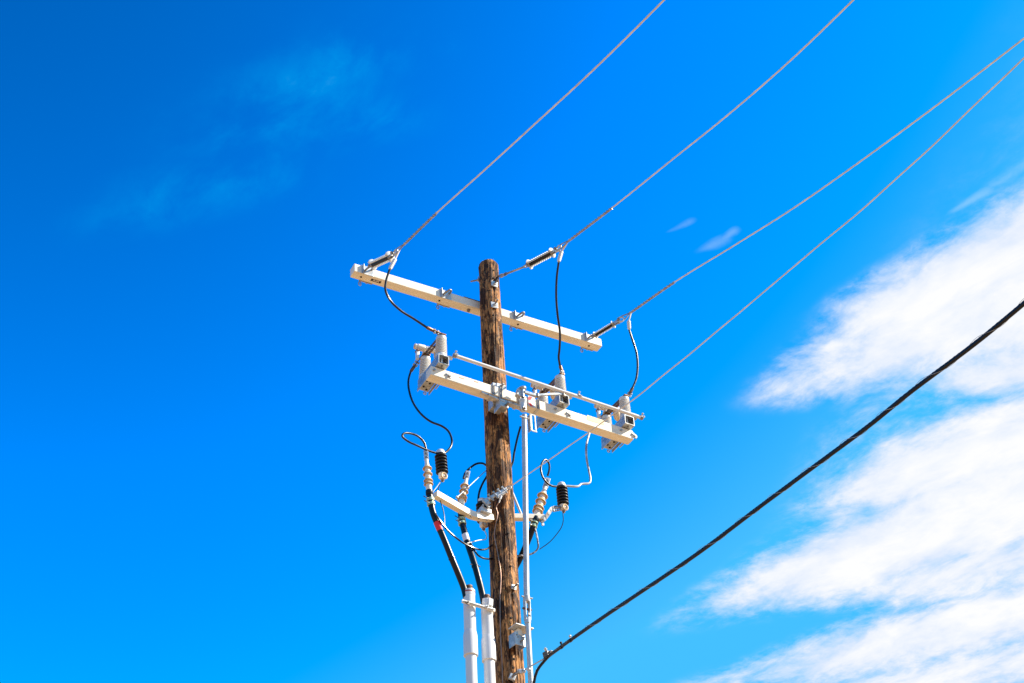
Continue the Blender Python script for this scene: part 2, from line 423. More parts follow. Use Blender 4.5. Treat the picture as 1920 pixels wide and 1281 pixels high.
pole = thing('utility_pole', 'weathered brown wooden utility pole carrying the crossarms and wires', 'pole', (0, 0, 0))
g = G(); SEG = 176
zs = [-1.2, 0, 1, 2, 3, 4, 5, 6, 6.6]
z = 6.8
while z < TOPZ - 0.02: zs.append(z); z += 0.016
zs += [TOPZ - 0.02, TOPZ - 0.008, TOPZ]
vs_ = []; fs_ = []
for k, z in enumerate(zs):
    r0 = pole_r(z)
    for i in range(SEG):
        a = 2 * math.pi * i / SEG; cx, cy = math.cos(a), math.sin(a)
        h = 0.0045 * mnoise.noise((cx * 1.6, cy * 1.6, z * 0.9)) + 0.004 * mnoise.noise((cx * 4, cy * 4, z * 2.6 + 9))
        h += 0.0022 * mnoise.noise((cx * 13, cy * 13, z * 3.0 + 4))
        c_ = abs(mnoise.noise((cx * 5.2, cy * 5.2, z * 0.55 + 31))); c_ = max(0.0, 1 - c_ / 0.055)
        on = max(0.0, min(1.0, 0.5 + 3 * mnoise.noise((cx * 2, cy * 2, z * 1.1 + 77))))
        h -= 0.011 * c_ * on
        w_ = mnoise.noise((cx * 3.2, cy * 3.2, z * 1.3 + 50))
        h -= 0.006 * max(0.0, min(1.0, (w_ - 0.1) * 6))                # slabs of outer wood gone
        zz_ = z
        if z > TOPZ - 0.03:
            h -= (z - (TOPZ - 0.03)) * 0.5 * 0.9
            zz_ = z + 0.012 * mnoise.noise((cx * 3, cy * 3, 5.0)) + 0.006 * mnoise.noise((cx * 9, cy * 9, 2.0))
        vs_.append(((r0 + h) * cx, (r0 + h) * cy, zz_))
for k in range(len(zs) - 1):
    for i in range(SEG):
        j = (i + 1) % SEG; fs_.append((k * SEG + i, k * SEG + j, (k + 1) * SEG + j, (k + 1) * SEG + i))
# end grain with a few checks
n0 = len(vs_) - SEG
for f_, dz in ((0.66, 0.004), (0.33, 0.006)):
    for i in range(SEG):
        v = V(vs_[n0 + i]); vs_.append((v.x * f_, v.y * f_, v.z + dz))
    m0 = len(vs_) - SEG; s0 = n0 if f_ == 0.66 else m0 - SEG
    for i in range(SEG):
        j = (i + 1) % SEG; fs_.append((s0 + i, s0 + j, m0 + j, m0 + i))
fs_.append(tuple(len(vs_) - SEG + i for i in range(SEG)))
g.add(vs_, fs_)
shaft = g.build('trunk', WOOD, pole)


def outward(p): v = V((p[0], p[1], 0)); return v.normalized()


for p in [(0.002, -0.110, 12.014), (-0.007, -0.110, 11.898), (-0.033, -0.108, 11.363), (-0.007, -0.127, 8.684), (-0.002, -0.129, 8.332), (0.006, -0.130, 8.047), (-0.022, -0.131, 7.400), (-0.034, -0.129, 7.315), (-0.018, -0.133, 7.264), (-0.028, -0.128, 7.799)]:
    o_ = outward(p); c_ = o_ * (pole_r(p[2]) - 0.004) + V((0, 0, p[2]))
    G().lathe(c_, c_ + o_, [(0, 0.0105), (0.0075, 0.0105), (0.009, 0.008), (0.0092, 0.0)], 14, cap=False).build('bolt_hole_shade_disc', HOLE_SHADE, pole)  # slightly proud dark plug, hole shade painted on, no pit cut in the trunk


# ------------------------------------------------------------------ crossarms
def beam_axes(A, B):
    X = (V(B) - V(A)).normalized(); Y = V((0, 0, 1)).cross(X).normalized(); Z = X.cross(Y)
    return X, Y, Z                        # Y points away from the wires


UA, UB = V((-1.512, 0.185, 11.650)), V((1.478, 0.185, 11.717))
UH, UD = 0.108, 0.108
X, Y, Z = beam_axes(UA, UB)
arm = thing('crossarm', 'upper white fibreglass crossarm bolted behind the pole top', 'crossarm', UA, 'crossarms on the pole')
g = G(); g.box((UA + UB) / 2, ((UB - UA).length, UD, UH), X, Y, bev=0.007); g.build('beam', FIBRE, arm)
FRONT = -Y
def on_up(s, f, z):                       # point at distance s along the arm, f in front of its centre line, z above it
    return UA + X * s + FRONT * f + Z * z


EYES = [0.145, 1.045, 1.93, 2.83]
def eye_plate(s, vacant):
    g = G(); c = on_up(s, UD / 2 + 0.0035, 0)
    g.box(c, (0.135, 0.006, UH + 0.008), X, Y, bev=0.002)
    br = g.build('eye_plate', ZINC, arm)
    g = G(); a0 = on_up(s - 0.05, UD / 2 + 0.004, 0)
    g.box(a0 + FRONT * 0.012, (0.008, 0.03, UH + 0.012), X, Y, bev=0.002); g.build('rib', GALV, br)
    g = G(); pts = [on_up(s - 0.035, UD / 2, -0.02), on_up(s - 0.02, UD / 2 + 0.05, -0.012), on_up(s + 0.012, UD / 2 + 0.085, 0.006), on_up(s + 0.04, UD / 2 + 0.06, 0.02), on_up(s + 0.045, UD / 2, 0.026)]
    g.tube(spline(pts, 0.01), 0.0105, 10); g.build('eye', DULL, br)
    for q_ in (-0.02, 0.055):
        g = G(); e = on_up(s + q_, -UD / 2 - 0.003, -0.03); g.rod(e, e + Y * 0.04, 0.008)
        hexnut(g, e, Y, 0.016, 0.014); g.build('bolt', GALV, br)
    # back plate and the end of the eye bolt that shows below the arm
    g = G(); g.box(on_up(s + 0.03, -UD / 2 - 0.0035, -0.004), (0.15, 0.006, UH + 0.006), X, Y, bev=0.002); g.build('back_plate', GALV, br)
    g = G(); c = on_up(s - 0.02, -UD / 2 - 0.035, -UH / 2 - 0.012)
    ring = [c + X * 0.014 * math.cos(a) + Z * 0.024 * math.sin(a) for a in [2 * math.pi * k / 18 for k in range(18)]]
    g.tube(ring, 0.0055, 8, closed=True); g.build('bolt_loop', GALV, br)
    g = G(); c = on_up(s - 0.045 if s < 1.5 else s + 0.02, 0.0, -UH / 2 - 0.0015); g.lathe(c, c - Z, [(0, 0.011), (0.004, 0.010), (0.0041, 0)], 14, cap=False); g.build('drain_hole_shade_disc', HOLE_SHADE, arm)  # last piece is a dark disc painting the shade of an uncut hole


for i, s in enumerate(EYES): eye_plate(s, i in (1, 2))
# pole gain plate and through bolt just left of the pole
g = G(); g.box(on_up(1.36, 0.0, -UH / 2 - 0.003), (0.20, 0.085, 0.005), X, Y, bev=0.002); gp = g.build('gain_plate', FIBRE, arm)
g = G(); c = on_up(1.345, 0.0, -UH / 2 - 0.005); g.rod(c, c - Z * 0.03, 0.012); hexnut(g, c, -Z, 0.02, 0.016); g.build('bolt', DULL, gp)
g = G(); g.box(on_up(1.37, 0.0, UH / 2 + 0.003), (0.20, 0.112, 0.005), X, Y, bev=0.002); g.build('top_plate', DARK, arm)

# the maker's boxed mark printed under the left end
c0 = on_up(0.265, 0.004, -UH / 2 - 0.0008)
g = G(); g.box(c0, (0.112, 0.034, 0.0008), X, Y, bev=0); lab = g.build('printed_mark', BLACKINK, arm)
g = G()
fc = bpy.data.curves.new('mark', 'FONT'); fc.body = 'PUPI'; fc.size = 0.037; fc.align_x = 'CENTER'; fc.align_y = 'CENTER'; fc.offset = 0.0008; fc.extrude = 0.0003
fo = bpy.data.objects.new('lettering', fc); col.objects.link(fo)
dg = bpy.context.evaluated_depsgraph_get(); fm = bpy.data.meshes.new_from_object(fo.evaluated_get(dg)); bpy.data.objects.remove(fo)
# read from below: its right is +X and its up is towards the front face
mtx = Matrix.Translation(c0 - Z * 0.001) @ Matrix((X * 0.96, FRONT * 0.86, -Z)).transposed().to_4x4()
g.add([mtx @ v.co for v in fm.vertices], [list(p_.vertices) for p_ in fm.polygons], False)
g.build('lettering', PALEINK, lab)

# lower arm
LA, LB = V((-0.868, -0.245, 10.200)), V((1.430, -0.245, 10.138))
LH, LD = 0.112, 0.108
X2, Y2, Z2 = beam_axes(LA, LB); F2 = -Y2
larm = thing('crossarm', 'lower white fibreglass crossarm clamped across the front of the pole', 'crossarm', LA, 'crossarms on the pole')
g = G(); g.box((LA + LB) / 2, ((LB - LA).length, LD, LH), X2, Y2, bev=0.007); g.build('beam', FIBRE, larm)
def on_lo(s, f, z): return LA + X2 * s + F2 * f + Z2 * z
def s_of(p): return (V(p) - LA).dot(X2)


def strap(s, m=ZINC, w=0.028, proud=0.006):
    g = G(); t = 0.005
    for f, z, dx, dy, dz in ((LD / 2 + t / 2, 0, w, t, LH + 2 * t), (0, -LH / 2 - t / 2, w, LD, t), (0, LH / 2 + t / 2, w, LD, t), (-LD / 2 - t / 2, 0, w, t, LH + 2 * t)):
        pass
    # one closed band around the arm
    ring_o = [(-LD / 2 - t, -LH / 2 - t), (LD / 2 + t, -LH / 2 - t), (LD / 2 + t, LH / 2 + t), (-LD / 2 - t, LH / 2 + t)]
    ring_i = [(-LD / 2 + .001, -LH / 2 + .001), (LD / 2 - .001, -LH / 2 + .001), (LD / 2 - .001, LH / 2 - .001), (-LD / 2 + .001, LH / 2 - .001)]
    vs = []
    for sx_ in (-w / 2, w / 2):
        for (f, z) in ring_o: vs.append(on_lo(s + sx_, f, z))
        for (f, z) in ring_i: vs.append(on_lo(s + sx_, f, z))
    fs = []
    for k in range(4):
        j = (k + 1) % 4
        fs += [(k, j, 8 + j, 8 + k), (k, 4 + k, 4 + j, j), (8 + k, 8 + j, 12 + j, 12 + k)]
    g.add(vs, fs, False)
    return g.build('strap', m, larm)


SB = [s_of((-0.187, -0.300, 10.284)), s_of((-0.104, -0.300, 10.272)), s_of((0.097, -0.300, 10.179)), s_of((0.313, -0.300, 10.143))]
for s in SB:
    o = strap(s)
    g = G(); g.box(on_lo(s - 0.008, LD / 2 + 0.008, 0), (0.006, 0.006, LH + 0.012), X2, Y2, bev=0.001); g.box(on_lo(s + 0.010, LD / 2 + 0.008, 0), (0.006, 0.006, LH + 0.012), X2, Y2, bev=0.001)
    g.build('band_edge', DARK, o)
# plain patches printed on the front face
for (p, dx, dz, mt, nm) in (((-0.536, -0.300, 10.212), 0.055, 0.010, RED, 'faded_print'), ((-0.375, -0.300, 10.220), 0.045, 0.012, RED, 'faded_print'), ((0.985, -0.300, 10.186), 0.20, 0.062, YELLOW, 'yellow_sticker')):
    s = s_of(p); zc = (V(p) - LA).dot(Z2)
    zc = max(-0.03, min(0.036, zc))
    g = G(); g.box(on_lo(s, LD / 2 + 0.0010, zc), (dx, 0.0016, dz), X2, Y2, bev=0)
    mm = mt if nm != 'faded_print' else mat('faded_red_print', (0.72, 0.36, 0.26), 0.6, 0, 0.2, 60)
    o = g.build(nm, mm, larm)
# the white plate with red corner flashes beside the operating pipe
s = s_of((0.234, -0.300, 10.151))
g = G(); g.box(on_lo(s, LD / 2 + 0.005, 0), (0.075, 0.008, LH + 0.022), X2, Y2, bev=0.002); o = g.build('warning_plate', ZINC, larm)
for zc, dxx, dzz, sk in ((0.038, 0.034, 0.045, 0.012), (-0.042, 0.032, 0.036, -0.010)):
    g = G(); c = on_lo(s - 0.014 - 0.25 * sk, LD / 2 + 0.0098, zc); a_ = X2 * dxx / 2; b_ = Z2 * dzz / 2; k_ = X2 * sk
    t_ = F2 * 0.001
    vs = [c - a_ - b_ - k_, c + a_ - b_ - k_, c + a_ + b_ + k_, c - a_ + b_ + k_]; vs += [v + t_ for v in vs]
    g.add(vs, [(3, 2, 1, 0), (4, 5, 6, 7), (0, 1, 5, 4), (1, 2, 6, 5), (2, 3, 7, 6), (3, 0, 4, 7)], False); g.build('red_flash', RED, o)

# steel seat that joins the lower arm to the pole
seat = thing('pole_bracket', 'galvanised steel bracket gripping the pole under the lower crossarm', 'bracket', (0, -0.12, 10.1))
def UZ(p, z): return V((p[0], p[1], z))
bx = s_of((-0.097, -0.280, 10.135)) - 0.0
g = G(); g.box(on_lo(bx + 0.01, -0.085, 0.03), (0.12, 0.10, 0.30), X2, Y2, bev=0.004); g.build('body', GALV, seat)
g = G(); c = on_lo(bx + 0.012, 0.005, LH / 2 + 0.04); g.box(c, (0.105, 0.055, 0.066), X2, Y2, bev=0.004); hd = g.build('head_plate', ZINC, seat)
g = G(); c = on_lo(bx + 0.012, 0.033, LH / 2 + 0.045); g.rod(c, c + F2 * 0.045, 0.010); hexnut(g, c, F2, 0.018, 0.016); g.build('bolt', DULL, hd)
g = G(); g.box(on_lo(bx + 0.03, 0.0, -LH / 2 - 0.055), (0.095, 0.09, 0.095), X2, Y2, bev=0.005); lp = g.build('lower_plate', GALV, seat)
g = G(); g.box(on_lo(bx - 0.025, 0.002, -LH / 2 - 0.075), (0.008, 0.12, 0.13), X2, Y2, bev=0.003); g.build('side_ear', GALV, seat)
for du in (-0.0, 0.04):
    c = on_lo(bx + 0.03 + du, 0.045, -LH / 2 - 0.085)
g = G(); c = on_lo(bx + 0.05, 0.046, -LH / 2 - 0.08); g.rod(c, c + F2 * 0.05, 0.009); hexnut(g, c, F2, 0.016, 0.014); g.build('bolt', DULL, lp)
g = G(); g.box(on_lo(bx - 0.09, 0.035, -LH / 2 - 0.020), (0.26, 0.030, 0.022), X2 + Z2 * -0.10, Y2, bev=0.003); cl = g.build('clamp_bar', ZINC, seat)
g = G(); g.box(on_lo(bx + 0.175, 0.02, -LH / 2 - 0.022), (0.20, 0.05, 0.026), X2, Y2, bev=0.003); cr = g.build('clamp_bar', ZINC, seat)
for o, ss in ((cl, (-0.15, -0.04)), (cr, (0.13, 0.21))):
    for s in ss:
        g = G(); c = on_lo(bx + s, 0.045, -LH / 2 - 0.022); g.rod(c, c + F2 * 0.016, 0.006); g.build('bolt', DULL, o)

# slotted hanger below the arm
hg = thing('slotted_hanger', 'grey slotted steel hanger dangling below the lower crossarm beside the operating pipe', 'bracket', (0.255, -0.300, 10.006))
p0, p1 = V((0.237, -0.300, 10.013)), V((0.254, -0.300, 9.817)); p1.x = p0.x + 0.01; dn = (p1 - p0); L = dn.length; dn.normalize()
g = G()
for sx_ in (-0.022, 0.022): g.box((p0 + p1) / 2 + V((sx_, 0, 0)), (0.014, 0.008, L), (1, 0, 0), None, -dn, bev=0.002)
for e in (p0, p1): g.box(e, (0.058, 0.008, 0.016), (1, 0, 0), None, -dn, bev=0.002)
g.build('face_plate', GALV, hg)
G().box((p0 + p1) / 2 + V((-0.032, 0.022, 0)), (0.006, 0.05, L), (1, 0, 0), None, -dn, bev=0.002).build('flange', GALV, hg)

# ------------------------------------------------------------------ dead-end insulators
def make_insulator():
    t = thing('dead_end_insulator', '', 'insulator', (0, 0, 0), 'dead end insulators of the conductors')
    # local frame: starts at the origin, pulls along +X, open side towards -Z
    L = 0.30
    for k in range(13):
        x = 0.018 + (L - 0.036) * k / 12
        r = 0.047 if k in (0, 12) else 0.034
        th = 0.020 if k in (0, 12) else 0.014
        prof = [(0, 0.016), (0.001, r * 0.75), (th * 0.4, r), (th * 0.6, r), (th - 0.001, r * 0.75), (th, 0.016), (0, 0.016)]
        g = G(); g.lathe((x - th / 2, 0, 0), (x + 1, 0, 0), prof, 22, cap=False, start=R(-122), sweep=R(244), up=(0, 0, 1))
        # close the two cut faces
        n = 23
        for i, rev in ((0, False), (22, True)):
            ids = [kk * n + i for kk in range(6)]
            f = [a for a in ids]; g.f.append(f if rev else f[::-1]); g.sm.append(False)
        g.build('shed', SHED, t)
    G().lathe((0, 0, 0), (L, 0, 0), [(0, 0.010), (0.004, 0.0175), (L - 0.004, 0.0175), (L, 0.010)], 18).build('core', RUBBER, t)
    for x, nm in ((-0.005, 'end_fitting'), (L - 0.03, 'end_fitting')):
        G().lathe((x, 0, -0.0), (x + 1, 0, 0), [(0, 0.012), (0.003, 0.0185), (0.032, 0.0185), (0.035, 0.012)], 16).build(nm, DULL, t)
    return t


INS = make_insulator()


def orient(o, A, B, down=(0, 0, -1)):
    A = V(A); B = V(B); x = (B - A).normalized(); z = -V(down); z = (z - x * z.dot(x)).normalized(); y = z.cross(x)
    o.matrix_world = Matrix.Translation(A) @ Matrix((x, y, z)).transposed().to_4x4()


CV = V(CAM_POS)
def to_view(p): return (V((-4, -9.0, 3.0)) - V(p)).normalized()


def insulator(i, A, B, label):
    o = INS if i == 0 else copy_tree(INS)
    A = V(A); B = V(B); x = (B - A)
    orient(o, A, B, down=V((-0.25, -0.62, -0.75)))
    s = x.length / 0.30; o.scale = (s, s, s)
    o['label'] = label
    return o


# hot-line ends: points are (insulator start, insulator end, clamp, wire path ...)
W1 = dict(e0=(-1.417, -0.030, 11.559), a=(-1.407, -0.060, 11.553), b=(-1.344, -0.400, 11.415), cl=(-1.335, -0.481, 11.393), y=(-1.320, -0.647, 11.373),
          wire=[(-1.320, -0.647, 11.373), (-1.310, -1.341, 11.185), (-1.300, -2.240, 10.897), (-1.300, -3.126, 10.608), (-1.300, -4.105, 10.297), (-1.300, -4.995, 10.058), (-1.300, -5.603, 9.924)], grip=(-1.310, -1.341, 11.185))
W2 = dict(e0=(0.103, -0.090, 11.993), a=(0.212, -0.470, 11.870), b=(0.332, -0.800, 11.830), cl=(0.360, -0.842, 11.848), y=(0.360, -1.053, 11.780),
          wire=[(0.360, -1.053, 11.780), (0.350, -1.896, 11.503), (0.330, -2.913, 11.188), (0.310, -3.818, 10.906), (0.300, -4.640, 10.707), (0.300, -5.355, 10.596), (0.300, -5.954, 10.520)], grip=(0.350, -1.896, 11.503))
W3 = dict(e0=(1.212, -0.030, 11.554), a=(1.230, -0.090, 11.553), b=(1.337, -0.340, 11.574), cl=(1.475, -0.258, 11.736), y=(1.480, -0.439, 11.696),
          wire=[(1.480, -0.439, 11.696), (1.500, -1.281, 11.486), (1.500, -2.302, 11.148), (1.500, -3.197, 10.866), (1.500, -4.627, 10.507), (1.500, -5.840, 10.252), (1.500, -6.650, 10.105)], grip=(1.500, -1.281, 11.486))
ILAB = ['pale ribbed dead end insulator at the left end of the upper crossarm', 'pale ribbed dead end insulator on the link beside the pole top', 'pale ribbed dead end insulator at the right end of the upper crossarm']
for i, w in enumerate((W1, W2, W3)):
    insulator(i, w['a'], w['b'], ILAB[i])


def extend(path, upto=-46.0):
    """carry the conductor on towards the next pole with the sag flattening out"""
    p = [V(x) for x in path]; d = (p[-1] - p[-2]).normalized(); q_ = p[-1].copy(); out = p[:]
    sl = d.z / abs(d.y); dx = d.x / abs(d.y)
    for k in range(12):
        st_ = 3.0; sl += 0.035; q_ = q_ + V((dx * st_ * 0.3, -st_, sl * st_)); out.append(q_.copy())
    return out


CONL = ['bare stranded conductor dead-ended at the left end of the upper crossarm', 'bare stranded conductor dead-ended on the pole top link', 'bare stranded conductor dead-ended at the right end of the upper crossarm']
GRPW = 'bare conductors leaving the pole'
for i, w in enumerate((W1, W2, W3)):
    t = thing('overhead_conductor', CONL[i], 'power line', w['y'], GRPW)
    path = spline(extend(w['wire']), 0.03)
    G().tube(path, 0.0078, 12, lobes=4, pitch=0.50, depth=0.16).build('strand', ALU, t)
    # formed grip wound over the first stretch
    gp_ = [p for p in path if p.y > V(w['grip']).y]
    hg_ = G()
    for k in range(3):
        pts = []; dist = 0
        for j, p in enumerate(gp_):
            if j: dist += (p - gp_[j - 1]).length
            T_ = (gp_[min(j + 1, len(gp_) - 1)] - gp_[max(j - 1, 0)]).normalized(); u = V((0, 0, 1)); u = (u - T_ * u.dot(T_)).normalized(); ww = T_.cross(u)
            a = 2 * math.pi * (dist / 0.16 + k / 3); pts.append(p + (u * math.cos(a) + ww * math.sin(a)) * 0.0102)
        g = G(); g.tube(pts, 0.0052, 7); g.build('grip_strand', GRIP, t)
    # clevis and thimble between insulator and grip
    B = V(w['b']); C = V(w['cl']); Y_ = V(w['y']); ax = (Y_ - B).normalized()
    ck = thing('dead_end_clevis', ['steel clevis joining the left insulator to its conductor', 'steel clevis joining the middle insulator to its conductor', 'steel clevis joining the right insulator to its conductor'][i], 'clevis', B, 'clevises at the insulators')
    side = ax.cross(V((0, 0, 1))).normalized()
    for sg in (-1, 1):
        g = G(); g.box(B + ax * 0.035 + side * 0.016 * sg, (0.085, 0.006, 0.032), ax, side, bev=0.002); g.build('cheek', GALV, ck)
    g = G(); c = B + ax * 0.06; g.rod(c - side * 0.034, c + side * 0.034, 0.009); hexnut(g, c + side * 0.026, side, 0.015, 0.012); hexnut(g, c - side * 0.026, -side, 0.015, 0.012); g.build('pin', DULL, ck)
    upv = side.cross(ax)
    g = G(); cc = B + ax * 0.088
    ring = [cc + ax * (0.036 * math.cos(a)) + upv * (0.030 * math.sin(a)) for a in [2 * math.pi * k / 22 for k in range(22)]]
    g.tube(ring, 0.010, 10, closed=True); g.build('thimble', ZINC, ck)
    g = G(); 
    for sg in (-1, 1):
        g2 = G(); g2.tube(spline([cc + upv * 0.030 * sg, cc + ax * 0.04 + upv * 0.028 * sg, lerp(cc, Y_, 0.75) + upv * 0.012 * sg, Y_ + ax * 0.03], 0.012), 0.0062, 8); g2.build('grip_leg', GRIP, ck)

# links: shackles on the upper arm, long rod from the pole top eye bolt
for i, (w, lab) in enumerate(((W1, 'small steel shackle at the left end of the upper crossarm'), (W3, 'small steel shackle at the right end of the upper crossarm'))):
    E = on_up(EYES[0] if i == 0 else EYES[3], UD / 2 + 0.07, 0.006); A = V(w['a'])
    t = thing('shackle', lab, 'shackle', E, 'shackles on the upper crossarm')
    ax = (A - E); Ln = ax.length; ax.normalize(); side = ax.cross(V((0, 0, 1))).normalized()
    loop = spline([A + side * 0.017, lerp(E, A, 0.5) + side * 0.022, E - ax * 0.006 + side * 0.012, E - ax * 0.012, E - ax * 0.006 - side * 0.012, lerp(E, A, 0.5) - side * 0.022, A - side * 0.017], 0.008)
    G().tube(loop, 0.0075, 9).build('bow', GALV, t)
    g = G(); g.rod(A - side * 0.030, A + side * 0.030, 0.008); hexnut(g, A + side * 0.024, side, 0.013, 0.010); g.build('pin', DULL, t)

t = thing('link_rod', 'thin steel link from the pole top eye bolt to the middle insulator', 'link', W2['e0'])
E, A = V(W2['e0']), V(W2['a']); ax = (A - E).normalized(); side = ax.cross(V((0, 0, 1))).normalized()
for sg in (-1, 1): G().tube([lerp(E, A, 0.12) + side * 0.006 * sg, lerp(E, A, 0.5) + side * 0.007 * sg, lerp(E, A, 0.90) + side * 0.006 * sg], 0.0062, 9).build('bar', GALV, t)
G().tube([lerp(E, A, 0.07) + ax * 0.030 * math.cos(a) + side * 0.016 * math.sin(a) for a in [2 * math.pi * k / 18 for k in range(18)]], 0.007, 9, closed=True).build('shackle_loop', GALV, t)
G().tube([lerp(E, A, 0.16) + ax * 0.026 * math.cos(a) + V((0, 0, 1)) * 0.016 * math.sin(a) for a in [2 * math.pi * k / 18 for k in range(18)]], 0.007, 9, closed=True).build('shackle_loop', DULL, t)
g = G(); c = lerp(E, A, 0.93)
G().tube([c + ax * 0.036 * math.cos(a) + side * 0.016 * math.sin(a) for a in [2 * math.pi * k / 18 for k in range(18)]], 0.0075, 9, closed=True).build('shackle_loop', GALV, t)
g.rod(A - side * 0.028, A + side * 0.028, 0.008); hexnut(g, A + side * 0.020, side, 0.014, 0.011); g.build('pin', DULL, t)

eb = thing('eye_bolt', 'steel eye bolt through the pole near its top', 'bolt', (0, 0, V(W2['e0']).z))
E = V(W2['e0']); dirh = V((E.x, E.y, 0)).normalized(); back = V((0, 0, E.z)) - dirh * 0.205
G().rod(back, E - dirh * 0.012, 0.009).build('shank', DULL, eb)
g = G(); c = V((0, 0, E.z)) - dirh * (pole_r(E.z) + 0.003); g.box(c, (0.007, 0.06, 0.06), dirh, None, (0, 0, 1), bev=0.002); g.build('washer_plate', GALV, eb)
g = G(); hexnut(g, c - dirh * 0.004, -dirh, 0.018, 0.016); g.build('nut', GALV, eb)
G().tube([E + dirh * 0.02 * math.cos(a) + V((0, 0, 1)) * 0.02 * math.sin(a) for a in [2 * math.pi * k / 18 for k in range(18)]], 0.008, 9, closed=True).build('eye', GALV, eb)


# ------------------------------------------------------------------ through bolts with square washers
def washer_bolt(p, size, rod, label, tilt=0.0, lens=0.06):
    p = V(p); o_ = (outward(p) + V((0, -1, 0)) * 0.8).normalized()
    c = outward(p) * (pole_r(p.z) + 0.004) + V((0, 0, p.z))
    t = thing('through_bolt', label, 'bolt', c, 'bolts with square washers in the pole')
    side = V((0, 0, 1)).cross(o_); tv = (V((0, 0, 1)) + side * tilt).normalized()
    g = G(); g.box(c + o_ * 0.004, (0.008, size, size), o_, None, tv, bev=0.0025); g.build('washer_plate', ZINC, t)
    g = G(); hexnut(g, c + o_ * 0.008, o_, 0.018, 0.016); g.build('nut', GALV, t)
    G().rod(c, c + o_ * lens, rod).build('shank', DULL, t)


washer_bolt((-0.005, -0.111, 11.805), 0.074, 0.008, 'upper square washer and bolt in the pole top', 0.06, 0.085)
washer_bolt((-0.019, -0.111, 11.500), 0.078, 0.008, 'second square washer and bolt below the pole top in front of the upper crossarm', -0.05, 0.10)
washer_bolt((0.013, -0.129, 8.115), 0.050, 0.008, 'small square washer and bolt on the pole between the pole bracket and the conduit tops', 0.08, 0.075)


